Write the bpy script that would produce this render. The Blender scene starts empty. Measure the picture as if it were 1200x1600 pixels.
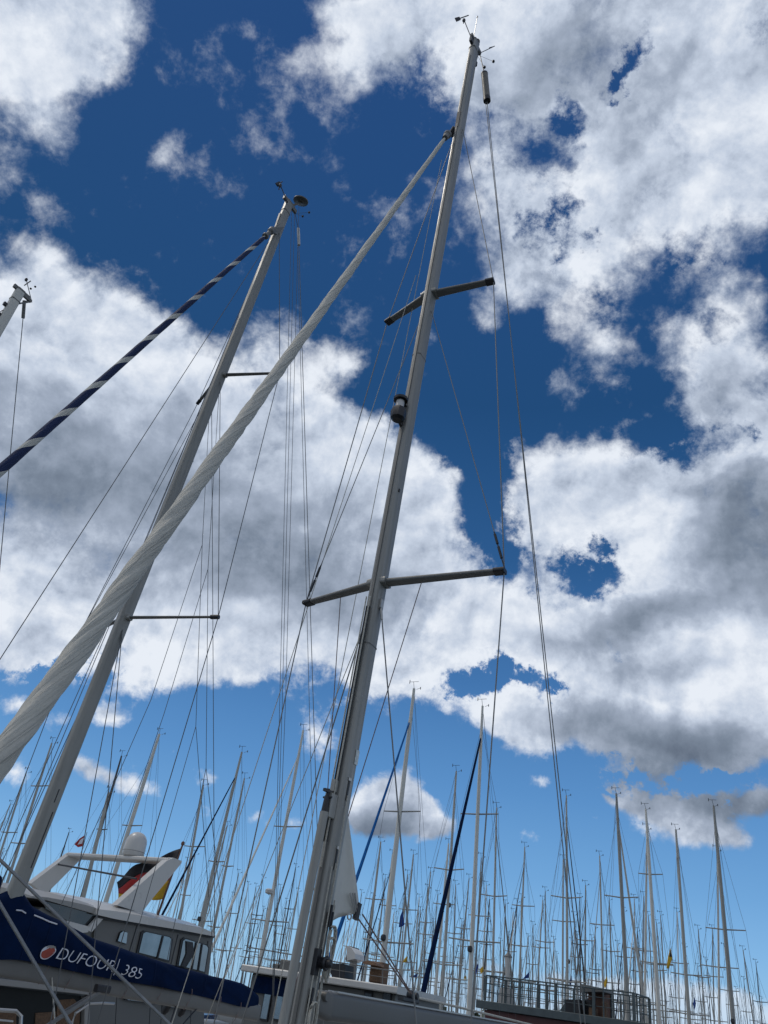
import bpy, bmesh, math, random
from mathutils import Vector, Matrix, noise as mn
import numpy as np
R_ = math.radians
random.seed(7)
S = bpy.context.scene
COL = S.collection

# ------------------------------------------------------------------ camera
EYE = Vector((0, 0, 3.0))          # eye height above the water
FPX = 1202.0                        # focal length in photo pixels (1200 x 1600)
_vp = (895 - 600, -1050 - 800)      # zenith vanishing point
_L = math.hypot(*_vp)
PITCH = math.pi/2 - math.atan(_L / FPX)
_z = Vector((_vp[0]/_L*math.cos(PITCH), -_vp[1]/_L*math.cos(PITCH), math.sin(PITCH)))  # world up in (right, up, fwd)
_f = Vector((0, 0, 1)); _y = (_f - _z*_z.z).normalized()
_x = -_y.cross(_z) * -1
_x = -(Vector((_y.y*_z.z-_y.z*_z.y, _y.z*_z.x-_y.x*_z.z, _y.x*_z.y-_y.y*_z.x)))
CR = Vector((_x.x, _y.x, _z.x)); CU = Vector((_x.y, _y.y, _z.y)); CF = Vector((_x.z, _y.z, _z.z))
cam_d = bpy.data.cameras.new('camera'); cam = bpy.data.objects.new('camera', cam_d); COL.objects.link(cam)
cam_d.sensor_fit = 'VERTICAL'; cam_d.sensor_height = 36; cam_d.sensor_width = 27
cam_d.lens = FPX/1600*36; cam_d.clip_start = 0.05; cam_d.clip_end = 20000
mw = Matrix((( CR.x, CU.x, -CF.x, EYE.x), (CR.y, CU.y, -CF.y, EYE.y), (CR.z, CU.z, -CF.z, EYE.z), (0, 0, 0, 1)))
cam.matrix_world = mw
S.camera = cam
S.view_settings.view_transform = 'Standard'; S.view_settings.look = 'None'
S.view_settings.gamma = 1; S.view_settings.exposure = 0
S.cycles.max_bounces = 5; S.cycles.transparent_max_bounces = 8
S.cycles.use_denoising = True

def ray(px, py):
    return (CR*(px-600) - CU*(py-800) + CF*FPX).normalized()
def P(px, py, d):                   # the point seen there, d metres away measured along the ground
    v = ray(px, py); return EYE + v*(d/math.hypot(v.x, v.y))
def PZ(px, py, z):
    v = ray(px, py); return EYE + v*((z-EYE.z)/v.z)

# ------------------------------------------------------------------ sun and sky
SUN_AZ, SUN_EL = R_(-78), R_(58)
sd = bpy.data.lights.new('sun', 'SUN'); sun = bpy.data.objects.new('sun', sd); COL.objects.link(sun)
sd.energy = 1.1; sd.angle = R_(12); sd.color = (1, .93, .82)
sdir = Vector((math.sin(SUN_AZ)*math.cos(SUN_EL), math.cos(SUN_AZ)*math.cos(SUN_EL), math.sin(SUN_EL)))
sun.rotation_euler = sdir.to_track_quat('Z', 'Y').to_euler()
sun.location = (20, 20, 40)

W = bpy.data.worlds.new("World"); S.world = W; W.use_nodes = True
W.cycles.sampling_method = 'MANUAL'; W.cycles.sample_map_resolution = 256
nt = W.node_tree; nt.nodes.clear()

def lin(r, g, b): return tuple((c/255/12.92 if c < 11 else ((c/255+.055)/1.055)**2.4) for c in (r, g, b))

class NB:                            # small node-building helper
    def __init__(s, t): s.t = t
    def n(s, typ, **k):
        o = s.t.nodes.new(typ)
        for a, b in k.items():
            if a.startswith('_'): continue
            setattr(o, a, b)
        return o
    def link(s, a, b): s.t.links.new(a, b)
    def setin(s, sock, v):
        if hasattr(v, 'is_linked') or isinstance(v, bpy.types.NodeSocket): s.link(v, sock)
        else: sock.default_value = v
    def math(s, op, a, b=0.0, c=None, clamp=False):
        o = s.n('ShaderNodeMath', operation=op, use_clamp=clamp)
        s.setin(o.inputs[0], a); s.setin(o.inputs[1], b)
        if c is not None: s.setin(o.inputs[2], c)
        return o.outputs[0]
    def vmath(s, op, a, b):
        o = s.n('ShaderNodeVectorMath', operation=op); s.setin(o.inputs[0], a); s.setin(o.inputs[1], b)
        return o.outputs[0]
    def noise(s, vec, scale, detail=4, rough=.5, dist=0, lac=2.0):
        o = s.n('ShaderNodeTexNoise'); s.link(vec, o.inputs['Vector'])
        o.inputs['Scale'].default_value = scale; o.inputs['Detail'].default_value = detail
        o.inputs['Roughness'].default_value = rough; o.inputs['Distortion'].default_value = dist
        o.inputs['Lacunarity'].default_value = lac
        return o
    def ramp(s, fac, stops, interp='LINEAR'):
        o = s.n('ShaderNodeValToRGB'); o.color_ramp.interpolation = interp; s.link(fac, o.inputs[0])
        el = o.color_ramp.elements
        while len(el) < len(stops): el.new(.5)
        for e, (p, c) in zip(el, stops):
            e.position = p; e.color = c if len(c) == 4 else (*c, 1)
        return o.outputs[0]
    def mrange(s, v, a, b, c=0., d=1., smooth=True):
        o = s.n('ShaderNodeMapRange', interpolation_type='SMOOTHSTEP' if smooth else 'LINEAR'); s.link(v, o.inputs[0])
        for i, x in enumerate((a, b, c, d)): o.inputs[i+1].default_value = x
        return o.outputs[0]
    def mix(s, f, a, b, mode='MIX'):
        o = s.n('ShaderNodeMix', data_type='RGBA', blend_type=mode); s.setin(o.inputs[0], f)
        s.setin(o.inputs[6], a); s.setin(o.inputs[7], b); return o.outputs[2]

def blob_sum(nb, vec, blobs, acc=None):
    # each blob is an ellipsoid round a fixed direction of the sky
    for (cx, cy, rx, ry, ang, w) in blobs:
        c = ray(cx, cy)
        ca, sa = math.cos(R_(ang)), math.sin(R_(ang))
        e1 = ray(cx + ca*rx, cy - sa*rx) - c; e2 = ray(cx + sa*ry, cy + ca*ry) - c
        l1, l2 = e1.length, e2.length
        a1 = (e1 - c*e1.dot(c)).normalized(); a2 = c.cross(a1).normalized()
        m = Matrix((a1, a2, c)).transposed()
        o = nb.n('ShaderNodeMapping', vector_type='TEXTURE'); nb.link(vec, o.inputs['Vector'])
        o.inputs['Location'].default_value = c
        o.inputs['Rotation'].default_value = m.to_euler('XYZ')
        o.inputs['Scale'].default_value = (l1, l2, .6)
        g = nb.n('ShaderNodeTexGradient', gradient_type='SPHERICAL'); nb.link(o.outputs[0], g.inputs[0])
        acc = nb.math('MULTIPLY', g.outputs['Fac'], w) if acc is None else nb.math('MULTIPLY_ADD', g.outputs['Fac'], w, acc)
    return acc

CLOUDS = [  # cx, cy, rx, ry, angle, weight
 # top left
 (60,20,190,130,10,2.2),(150,60,90,90,0,.9),(70,180,110,90,60,.8),(60,110,140,80,0,.5),(240,30,60,60,0,.5),(110,205,60,60,0,.3),
 (18,282,60,36,0,.55),(78,312,50,30,0,.55),(75,400,60,50,0,.5),(25,245,60,40,0,.35),(350,20,120,50,-30,.35),
 (310,90,90,70,-40,.52),(262,235,70,34,45,.52),(385,50,50,30,-30,.4),(440,130,70,40,40,.3),
 # top right mass
 (1010,170,330,260,0,1.9),(700,60,220,120,-10,1.5),(880,60,220,140,0,1.1),(1150,60,240,220,0,1.2),(1130,260,220,160,20,1.2),
 (900,420,190,130,10,1.1),(800,445,90,90,0,.8),(790,280,120,180,0,.7),(600,60,130,90,30,.9),(590,150,90,90,60,.55),
 (600,290,110,90,60,.2),(530,210,60,90,0,.3),(950,330,160,100,20,.7),(1080,430,90,60,30,.5),
 (1190,330,80,60,0,.6),(1170,400,100,50,20,.45),(560,10,130,50,0,.8),(760,160,120,90,0,.5),
 # holes
 (985,115,62,34,50,-1.5),(950,150,40,24,0,-.9),(862,168,50,34,-20,-1.1),(892,350,52,42,30,-1.5),(820,228,70,50,-30,-.8),(850,25,26,30,0,-.5),
 (875,265,50,70,-20,-.6),(1185,20,70,30,0,-.6),(1140,110,60,30,-50,-.4),(620,210,60,40,50,-.9),(680,130,60,30,30,-.5),(930,190,30,30,0,-.4),
 (915,470,40,30,0,-.5),(1030,60,60,24,60,-.3),(1060,405,60,30,30,-.6),
 # right hand wisps
 (1150,560,140,130,0,1.3),(1090,620,110,80,-20,.7),(1060,520,90,60,20,.6),(930,535,90,60,30,.72),(985,640,80,30,15,.7),
 (872,640,60,80,0,.65),(950,580,50,40,0,.4),(1130,470,110,50,10,.6),(870,590,60,50,30,.35),(750,500,60,40,-30,.6),(700,530,50,50,60,.45),
 (1110,500,50,30,0,-.5),(1150,650,90,60,0,.7),(1020,580,60,30,0,-.3),(1150,660,24,20,0,-.8),(735,720,60,40,0,.45),
 # middle right mass
 (1060,820,330,190,10,2.2),(900,740,150,90,0,1.0),(850,760,100,90,0,.7),(1180,720,160,160,0,1.0),(930,830,120,110,0,.7),(860,830,80,90,-60,.7),
 (1040,1000,320,120,10,1.6),(1150,1030,180,180,0,1.2),(870,1000,150,60,0,1.0),(1060,1115,270,100,-8,2.3),(815,1125,90,80,-20,2.0),(800,1090,46,40,20,1.0),
 (925,1085,80,50,0,1.3),(960,1150,200,60,-15,1.2),(1000,1222,150,22,-12,-.9),(1130,1232,70,16,0,-.9),(900,950,110,70,0,.7),(1150,560,60,60,0,.4),(830,960,90,80,0,.5),
 (925,903,80,50,-20,-1.6),(880,945,40,24,0,-.8),(915,880,40,20,-30,-.5),(770,1062,92,40,0,-1.8),(850,1072,40,22,0,-.9),(745,760,60,150,-5,-.7),(785,850,40,90,0,-.9),(790,600,60,110,0,-.6),(1000,655,130,60,0,-.7),
 (720,700,90,60,0,-.3),(1090,755,50,26,20,-.4),(950,1008,26,12,30,-.6),(820,650,60,60,0,-.4),(1035,690,130,40,10,-.7),
 # left mass
 (100,620,260,240,-20,2.4),(60,480,120,90,0,.9),(180,500,110,70,-20,.7),(320,720,340,220,-25,2.3),(540,870,300,230,-30,2.3),(700,960,230,130,-10,1.6),
 (60,900,240,180,0,1.9),(330,960,300,130,0,1.7),(640,1040,180,100,-20,1.3),(600,740,150,110,-40,.8),(660,780,90,90,-60,.5),(440,600,110,90,-40,.7),(540,690,110,60,-30,.6),
 (540,580,75,52,-20,.95),(425,525,60,60,0,.7),(560,495,50,30,0,.4),(700,830,80,60,0,.4),(270,1050,120,60,0,.7),(400,1060,110,60,0,.8),(20,1020,90,70,0,.7),
 (640,1130,60,40,0,-.3),(120,1040,80,26,10,-.9),(50,1045,60,20,0,-.6),(660,650,120,50,-40,-.8),(560,1095,60,20,0,-.4),
 # small ones low down
 (615,1255,80,84,0,2.2),(655,1275,70,50,-30,1.4),(580,1280,60,50,0,1.0),(688,1298,44,20,0,.7),
 (842,1228,36,26,-20,.85),(1035,1242,130,50,-12,1.1),(1070,1290,150,44,-12,1.2),(1170,1250,110,46,5,1.4),(980,1240,50,40,0,.8),(1130,1310,90,30,0,.4),
 (175,1213,110,36,-12,.8),(125,1190,70,30,-20,.55),(215,1232,60,26,-10,.55),(172,1113,56,32,-5,.75),(90,1122,50,30,-10,.5),(500,1158,70,44,-30,.62),(20,1200,60,40,0,.7),
 (325,1208,28,22,0,.6),(475,1288,70,24,0,.55),(408,1270,30,20,0,.6),(640,1150,60,30,0,.5),(825,1315,36,16,0,.5),(930,1283,40,20,0,.4),(20,1095,50,26,0,.8),
]
SHADE = [ # grey undersides of the clouds
 (120,690,260,150,-15,.7),(90,770,230,110,0,.6),(420,800,330,170,-25,.7),(330,900,300,110,-10,.6),(500,930,200,90,0,.4),(40,1000,100,50,0,.35),
 (1010,965,150,50,5,1.1),(1180,860,150,150,0,1.4),(1150,770,120,60,0,.5),(1030,1165,270,80,-12,1.5),(1110,1185,170,60,-8,.7),(1060,1040,170,40,0,.5),(880,1010,130,40,0,.5),
 (590,1296,110,50,0,1.2),(650,1308,100,30,0,.8),(1020,1238,150,50,-12,1.7),(1170,1262,120,46,0,1.5),(1090,1285,130,50,0,1.0),(875,920,110,60,0,.3),(820,1150,90,50,0,.3),
 (880,150,200,160,0,.4),(660,110,120,90,0,.25),(800,330,150,170,0,.3),(1090,100,140,60,0,.3),(70,170,100,80,0,.35),(1120,600,150,100,0,.3),(950,770,190,50,10,.35),(170,1115,60,22,0,.6),
]
HORIZON_BANK = [(1150,1625,440,104,-9,1.25),(850,1585,420,86,-9,1.0),(560,1545,400,60,-9,.7),(1100,1560,170,40,-9,.7),(760,1510,140,30,-9,.5),(900,1530,120,26,-9,.5)]

def density_group():
    g = bpy.data.node_groups.new('cloud_density', 'ShaderNodeTree')
    g.interface.new_socket('Vector', in_out='INPUT', socket_type='NodeSocketVector')
    g.interface.new_socket('Density', in_out='OUTPUT', socket_type='NodeSocketFloat')
    g.interface.new_socket('Relief', in_out='OUTPUT', socket_type='NodeSocketFloat')
    nb = NB(g); gi = nb.n('NodeGroupInput'); go = nb.n('NodeGroupOutput'); v = gi.outputs[0]
    sp = nb.n('ShaderNodeSeparateXYZ'); nb.link(v, sp.inputs[0])
    el = nb.mrange(sp.outputs['Z'], .13, .42)
    wn = nb.noise(v, 6.5, 6, .6)
    warp = nb.vmath('SUBTRACT', wn.outputs['Color'], (.5, .5, .5))
    sc = nb.n('ShaderNodeVectorMath', operation='SCALE'); nb.link(warp, sc.inputs[0])
    nb.link(nb.math('MULTIPLY_ADD', el, .075, .035), sc.inputs['Scale'])
    vw = nb.vmath('ADD', v, sc.outputs[0])
    b = blob_sum(nb, vw, [c for c in CLOUDS + HORIZON_BANK if c[5] > 0])
    # gaps are torn by a finer, stronger warp than the masses, so that they come out ragged
    w2 = nb.vmath('SUBTRACT', nb.noise(v, 17, 8, .68).outputs['Color'], (.5, .5, .5))
    vg = nb.vmath('ADD', vw, nb.vmath('MULTIPLY', w2, (.16, .16, .16)))
    b = nb.math('ADD', nb.math('MINIMUM', b, 1.6), blob_sum(nb, vg, [(x, y, rx*1.15, ry*1.15, a, w) for x, y, rx, ry, a, w in CLOUDS if w < 0]))
    dt = nb.n('ShaderNodeVectorMath', operation='DOT_PRODUCT'); nb.link(v, dt.inputs[0]); dt.inputs[1].default_value = tuple(CF)
    b = nb.math('ADD', b, nb.mrange(dt.outputs['Value'], .72, .45, 0, .75))   # broken cloud over the rest of the sky
    b = nb.math('MULTIPLY', nb.math('MINIMUM', b, 1.5), .8)
    f1 = nb.noise(v, 8, 15, .585, .12).outputs['Fac']
    f2 = nb.noise(v, 30, 12, .66, .15).outputs['Fac']
    d = nb.math('MULTIPLY_ADD', nb.math('SUBTRACT', f1, .5), nb.math('MULTIPLY_ADD', el, 1.35, .9), b)
    d = nb.math('MULTIPLY_ADD', nb.math('SUBTRACT', f2, .5), 1.15, d)
    sh = nb.vmath('ADD', v, tuple(sdir*.02)); 
    g1 = nb.noise(sh, 8, 10, .62, .12).outputs['Fac']; g2 = nb.noise(nb.vmath('ADD', v, tuple(sdir*.009)), 30, 8, .66, .15).outputs['Fac']
    rel = nb.math('ADD', nb.math('MULTIPLY', nb.math('SUBTRACT', f1, g1), 2.2), nb.math('MULTIPLY', nb.math('SUBTRACT', f2, g2), .6))
    nb.link(rel, go.inputs[1])
    nb.link(d, go.inputs[0]); return g

nb = NB(nt)
tc = nb.n('ShaderNodeTexCoord'); D0 = tc.outputs['Generated']
DG = density_group()
dg = nb.n('ShaderNodeGroup'); dg.node_tree = DG; nb.link(D0, dg.inputs[0]); d0, rel = dg.outputs
sep = nb.n('ShaderNodeSeparateXYZ'); nb.link(D0, sep.inputs[0])
hi = nb.mrange(sep.outputs['Z'], .22, .68)                # high overhead the clouds are thin veils, low down they are firm heaps
mlow = nb.mrange(d0, .26, .74); mhigh = nb.mrange(d0, .14, 1.05)
mask = nb.math('ADD', nb.math('MULTIPLY', mlow, nb.math('SUBTRACT', 1.0, hi)), nb.math('MULTIPLY', mhigh, hi))
thick = nb.mrange(d0, .5, 1.9)
shade = blob_sum(nb, nb.vmath('ADD', D0, nb.vmath('MULTIPLY', nb.vmath('SUBTRACT', nb.noise(D0, 9, 5, .55).outputs['Color'], (.5,.5,.5)), (.09,.09,.09))), SHADE)
sn = nb.noise(D0, 8, 7, .5, .2).outputs['Fac']
edge = nb.mrange(d0, .9, 1.9)
lit = nb.math('MULTIPLY_ADD', nb.math('MULTIPLY', rel, nb.math('MULTIPLY_ADD', edge, -.3, 1.0)), .62, .905)
lit = nb.math('MULTIPLY_ADD', nb.math('SUBTRACT', sn, .5), .85, lit)
lit = nb.math('MULTIPLY_ADD', edge, -.14, lit)
shade = nb.math('TANH', nb.math('MULTIPLY', shade, .9))
lit = nb.math('MULTIPLY_ADD', shade, -.68, lit)
lit = nb.math('MULTIPLY_ADD', hi, -.04, lit, clamp=True)
ccol = nb.ramp(lit, [(0, lin(98,110,128)), (.3, lin(124,137,155)), (.6, lin(160,172,191)), (.8, lin(197,208,225)), (1, lin(232,238,247))])
sky = nb.n('ShaderNodeTexSky', sky_type='NISHITA', sun_disc=False, sun_elevation=SUN_EL, sun_rotation=SUN_AZ)
sky.air_density = 1.0; sky.dust_density = .3; sky.ozone_density = 2.0
SKY_K = .075
skyc = nb.mix(1.0, sky.outputs[0], (SKY_K, SKY_K, SKY_K, 1), 'MULTIPLY')
clear = nb.ramp(sep.outputs['Z'], [(0, lin(160,200,230)), (.05, lin(146,194,231)), (.10, lin(129,181,228)), (.15, lin(112,166,218)), (.24, lin(90,144,201)), (.36, lin(66,117,175)), (.5, lin(43,90,143)), (.66, lin(31,74,122)), (.9, lin(35,74,127))])
skyc = nb.mix(.97, skyc, clear)
aer = nb.mrange(sep.outputs['Z'], .14, .0, 0, .62)          # far low clouds take the colour of the air in front of them
final = nb.mix(mask, skyc, nb.mix(aer, ccol, clear))
bg = nb.n('ShaderNodeBackground'); nb.link(final, bg.inputs[0]); bg.inputs[1].default_value = 1.0
out = nb.n('ShaderNodeOutputWorld'); nb.link(bg.outputs[0], out.inputs[0])

#GEOMETRY
# ------------------------------------------------------------------ materials
def mat(name, col, rough=.5, metal=0., vary=.06, bump=0., scale=6., spec=None, stripes=None, alpha=None, coords='Object'):
    m = bpy.data.materials.new(name); m.use_nodes = True; b = NB(m.node_tree)
    p = m.node_tree.nodes['Principled BSDF']
    t = b.n('ShaderNodeTexCoord'); v = t.outputs[coords]
    n = b.noise(v, scale, 5, .6).outputs['Fac']
    lo = tuple(c*(1-vary) for c in col); hi = tuple(min(1, c*(1+vary)) for c in col)
    c = b.ramp(n, [(.3, lo), (.7, hi)])
    b.link(c, p.inputs['Base Color'])
    p.inputs['Roughness'].default_value = rough; p.inputs['Metallic'].default_value = metal
    if spec is not None: p.inputs['Specular IOR Level'].default_value = spec
    b.link(b.mrange(n, .2, .8, max(0, rough-.08), min(1, rough+.08)), p.inputs['Roughness'])
    if bump:
        n2 = b.noise(v, scale*5, 4, .6).outputs['Fac']
        bp = b.n('ShaderNodeBump'); bp.inputs['Strength'].default_value = bump; bp.inputs['Distance'].default_value = .01
        b.link(n2, bp.inputs['Height']); b.link(bp.outputs[0], p.inputs['Normal'])
    return m
def streaked(name, col, rough, metal):
    m = mat(name, col, rough, metal, .05, 0, 3); b = NB(m.node_tree); p = m.node_tree.nodes['Principled BSDF']
    t = b.n('ShaderNodeTexCoord'); mp = b.n('ShaderNodeMapping'); mp.inputs['Scale'].default_value = (26, 26, .8); b.link(t.outputs['Object'], mp.inputs[0])
    n = b.noise(mp.outputs[0], 1, 6, .65).outputs['Fac']; src = p.inputs['Base Color'].links[0].from_socket
    n3 = b.noise(t.outputs['Object'], 45, 3, .7).outputs['Fac']
    c = b.mix(b.mrange(n, .45, .75, 0, .32), src, tuple(x*.55 for x in col)+(1,))
    c = b.mix(b.mrange(n3, .68, .78, 0, .5), c, tuple(min(1, x*1.6) for x in col)+(1,)); b.link(c, p.inputs['Base Color'])
    b.link(b.mrange(n, .3, .7, rough-.15, rough+.15), p.inputs['Roughness']); return m
M_ALU = streaked('anodised_aluminium', (.275, .267, .243), .42, .15)
M_ALU2 = streaked('grey_mast_paint', (.25, .245, .222), .45, .12)
M_BOOM = mat('boom_paint', (.125, .123, .115), .5, .1, .08, 0, 3)
M_ALUD = mat('dark_aluminium', (.15, .147, .138), .5, .15, .08)
M_FAR = mat('far_mast_alloy', (.38, .37, .33), .6, 0, .12, 0, .5)
M_FARW = mat('far_mast_white', (.60, .575, .51), .6, 0, .08, 0, .5)
M_FARD = mat('far_mast_dark', (.07, .065, .065), .5, .1, .1, 0, .5)
M_FARG = mat('far_mast_grey', (.27, .265, .24), .6, 0, .12, 0, .5)
M_STEEL = mat('stainless_steel', (.42, .41, .39), .35, .7, .05)
M_WIRE = mat('rigging_wire', (.10, .10, .10), .5, .2, .1)
M_WIREL = mat('bright_wire', (.19, .188, .18), .5, .2, .1)
M_ROPE = mat('braided_rope', (.48, .46, .40), .9, 0, .25, .5, 60)
M_ROPED = mat('red_flecked_rope', (.22, .16, .15), .9, 0, .3, .5, 90)
M_BLACK = mat('black_plastic', (.012, .012, .015), .45, 0, .2)
M_WHITE = mat('white_gelcoat', (.50, .485, .455), .3, 0, .05, 0, 1.5)
M_WHITE2 = mat('offwhite_gelcoat', (.27, .262, .245), .45, 0, .07, 0, 1.2)
M_GREYP = mat('grey_painted_side', (.125, .123, .115), .45, 0, .07, 0, 1.5)
M_GLASS = mat('tinted_glass', (.02, .025, .03), .08, 0, .1, 0, 1, spec=.8)
M_NAVY = mat('navy_canvas', (.003, .011, .040), .9, 0, .25, .4, 5, spec=.08)
M_BLUE = mat('blue_canvas', (.012, .10, .30), .9, 0, .2, .2, 5, spec=.1)
M_TEAK = mat('teak', (.20, .11, .06), .6, 0, .3, .2, 12)
M_WICKER = mat('wicker', (.13, .075, .042), .8, 0, .4, .8, 40)
M_SAIL = mat('sail_dacron', (.60, .59, .54), .75, 0, .06, .3, 4)
M_HULLW = mat('white_hull', (.55, .535, .50), .3, 0, .06, 0, .8)
M_HULLB = mat('blue_hull', (.02, .04, .11), .25, 0, .1, 0, .8)
M_HULLR = mat('dark_red_hull', (.09, .018, .015), .5, 0, .2, .2, 2)
M_STEELG = mat('galvanised_rail', (.06, .078, .082), .55, .2, .2, 0, 4)
M_YELL = mat('yellow_cloth', (.55, .33, .02), .8, 0, .1)
M_RED = mat('red_cloth', (.38, .03, .03), .8, 0, .1)
M_BLK = mat('black_cloth', (.015, .015, .02), .8, 0, .1)
M_BLUEF = mat('blue_cloth', (.015, .05, .22), .8, 0, .1)
M_BROWN = mat('weathered_wood', (.12, .055, .035), .7, 0, .3, .3, 8)
M_TRIM = mat('white_lettering', (.62, .63, .68), .6, 0, .04)
M_LOGO = mat('orange_logo', (.33, .05, .025), .6, 0, .3, 0, 9)
M_TUBE = mat('grey_handrail', (.23, .23, .225), .5, .5, .2, .3, 30)

# ------------------------------------------------------------------ mesh helpers
V = Vector
class MB:
    def __init__(s): s.v = []; s.f = []
    def ring(s, c, ax, bx, pts):
        i = len(s.v); s.v += [c + ax*p[0] + bx*p[1] for p in pts]; return list(range(i, i+len(pts)))
    def join(s, a, b):
        n = len(a)
        for k in range(n): s.f.append((a[k], a[(k+1) % n], b[(k+1) % n], b[k]))
    def cap(s, a, flip=False): s.f.append(tuple(reversed(a)) if flip else tuple(a))
    def sweep(s, pts, prof, up=None, scales=None, caps=True):
        pts = [V(p) for p in pts]; rings = []
        for i, p in enumerate(pts):
            d = (pts[min(i+1, len(pts)-1)] - pts[max(i-1, 0)])
            d = d.normalized() if d.length > 1e-9 else V((0, 0, 1))
            u = V(up) if up is not None else (V((0, 0, 1)) if abs(d.z) < .95 else V((1, 0, 0)))
            a = (u - d*u.dot(d)).normalized(); b = d.cross(a)
            k = scales[i] if scales else 1
            kk = k if isinstance(k, tuple) else (k, k)
            rings.append(s.ring(p, a, b, [(q[0]*kk[0], q[1]*kk[1]) for q in prof]))
        for a, b in zip(rings, rings[1:]): s.join(a, b)
        if caps: s.cap(rings[0], True); s.cap(rings[-1])
        return rings
    def tube(s, pts, r, r1=None, n=8):
        prof = [(math.cos(2*math.pi*k/n), math.sin(2*math.pi*k/n)) for k in range(n)]
        m = len(pts); r1 = r if r1 is None else r1
        s.sweep(pts, prof, scales=[r + (r1-r)*i/(m-1) for i in range(m)]); return s
    def bar(s, a, b, w, h, up=(0, 0, 1), ch=.15):
        # bar from a to b: h along up, w across, chamfered
        c = ch*min(w, h)/2; w2, h2 = w/2, h/2
        prof = [(h2, -w2+c), (h2-c, -w2), (-h2+c, -w2), (-h2, -w2+c), (-h2, w2-c), (-h2+c, w2), (h2-c, w2), (h2, w2-c)]
        s.sweep([a, b], prof, up=up); return s
    def box(s, c, ex, ey, ez, ch=.03):
        # half-extent vectors
        c, ex, ey, ez = V(c), V(ex), V(ey), V(ez)
        return s.bar(c-ex, c+ex, ey.length*2, ez.length*2, up=ez, ch=ch)
    def lathe(s, c, prof, n=16, ax=(0, 0, 1)):
        ax = V(ax).normalized(); a = ax.orthogonal().normalized(); b = ax.cross(a); rings = []
        for r, z in prof:
            r = max(r, 1e-4)
            rings.append(s.ring(V(c)+ax*z, a, b, [(r*math.cos(2*math.pi*k/n), r*math.sin(2*math.pi*k/n)) for k in range(n)]))
        for x, y in zip(rings, rings[1:]): s.join(x, y)
        s.cap(rings[0], True); s.cap(rings[-1]); return s
    def prism(s, poly, d):
        # flat outline given as points, thickness vector d
        i = len(s.v); n = len(poly); d = V(d)
        s.v += [V(p)-d/2 for p in poly] + [V(p)+d/2 for p in poly]
        s.f.append(tuple(range(i+n-1, i-1, -1))); s.f.append(tuple(range(i+n, i+2*n)))
        for k in range(n): s.f.append((i+k, i+(k+1) % n, i+n+(k+1) % n, i+n+k))
        return s
    def mesh(s, name, smooth=True):
        m = bpy.data.meshes.new(name); m.from_pydata([tuple(v) for v in s.v], [], s.f)
        b = bmesh.new(); b.from_mesh(m); bmesh.ops.recalc_face_normals(b, faces=b.faces); b.to_mesh(m); b.free()
        if smooth and len(m.polygons):
            m.polygons.foreach_set('use_smooth', [True]*len(m.polygons))
            m.set_sharp_from_angle(angle=R_(35))
        return m
def link(name, data, parent=None, label=None):
    o = bpy.data.objects.new(name, data); COL.objects.link(o)
    if parent is not None:
        o.parent = parent
        o.matrix_parent_inverse = parent_world(parent).inverted()
    if label: o['label'] = label
    return o
def parent_world(p):
    m = p.matrix_basis.copy()
    if p.parent is not None: m = parent_world(p.parent) @ p.matrix_parent_inverse @ m
    return m
def build(mb, name, material, parent=None, label=None, smooth=True):
    m = mb.mesh(name, smooth); m.materials.append(material)
    return link(name, m, parent, label)
def thing(name, label, cat, loc, group=None):
    o = bpy.data.objects.new(name, None); COL.objects.link(o); o.location = loc; o.empty_display_size = .3
    o['label'] = label; o['category'] = cat
    if group: o['group'] = group
    return o
def tag(o, label=None, cat=None, group=None, kind=None):
    if label: o['label'] = label
    if cat: o['category'] = cat
    if group: o['group'] = group
    if kind: o['kind'] = kind
    return o
def lerp(a, b, t): return a + (b-a)*t
def wire(name, pts, r, parent, material=None, n=6):
    return build(MB().tube(pts, r, n=n), name, material or M_WIRE, parent)
def extend(a, b, z):               # carry the line a->b on to height z
    a, b = V(a), V(b); d = b-a; return a + d*((z-a.z)/d.z)
def sag(a, b, s, n=8):
    return [lerp(V(a), V(b), i/n) - V((0, 0, s*4*(i/n)*(1-i/n))) for i in range(n+1)]

EA = V((.582, .813, 0))            # towards the sterns of the moored boats
EP = V((-.813, .582, 0))           # across the berths, away to the left
UZ = V((0, 0, 1))

# ------------------------------------------------------------------ water and shore
def water():
    b = MB(); n = 60; 
    rs = [0, 4, 8, 14, 22, 34, 50, 75, 110, 160, 240, 360, 600, 1000, 2000, 4000, 9000]
    b.v.append(V((0, 0, 0))); prev = None
    for r in rs[1:]:
        i = len(b.v); b.v += [V((r*math.cos(2*math.pi*k/n), r*math.sin(2*math.pi*k/n), 0)) for k in range(n)]
        cur = list(range(i, i+n))
        if prev is None:
            for k in range(n): b.f.append((0, cur[k], cur[(k+1) % n]))
        else: b.join(prev, cur)
        prev = cur
    m = bpy.data.materials.new('harbour_water'); m.use_nodes = True; q = NB(m.node_tree); p = m.node_tree.nodes['Principled BSDF']
    p.inputs['Base Color'].default_value = (.012, .03, .035, 1); p.inputs['Roughness'].default_value = .08
    t = q.n('ShaderNodeTexCoord'); nz = q.noise(t.outputs['Object'], 1.4, 6, .6).outputs['Fac']; nz2 = q.noise(t.outputs['Object'], 7, 4, .6).outputs['Fac']
    bp = q.n('ShaderNodeBump'); bp.inputs['Strength'].default_value = .5; bp.inputs['Distance'].default_value = .12
    q.link(q.math('MULTIPLY_ADD', nz2, .35, nz), bp.inputs['Height']); q.link(bp.outputs[0], p.inputs['Normal'])
    tag(build(b, 'water', m), 'dark harbour water under the moored boats', None, None, 'structure')
water()
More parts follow.
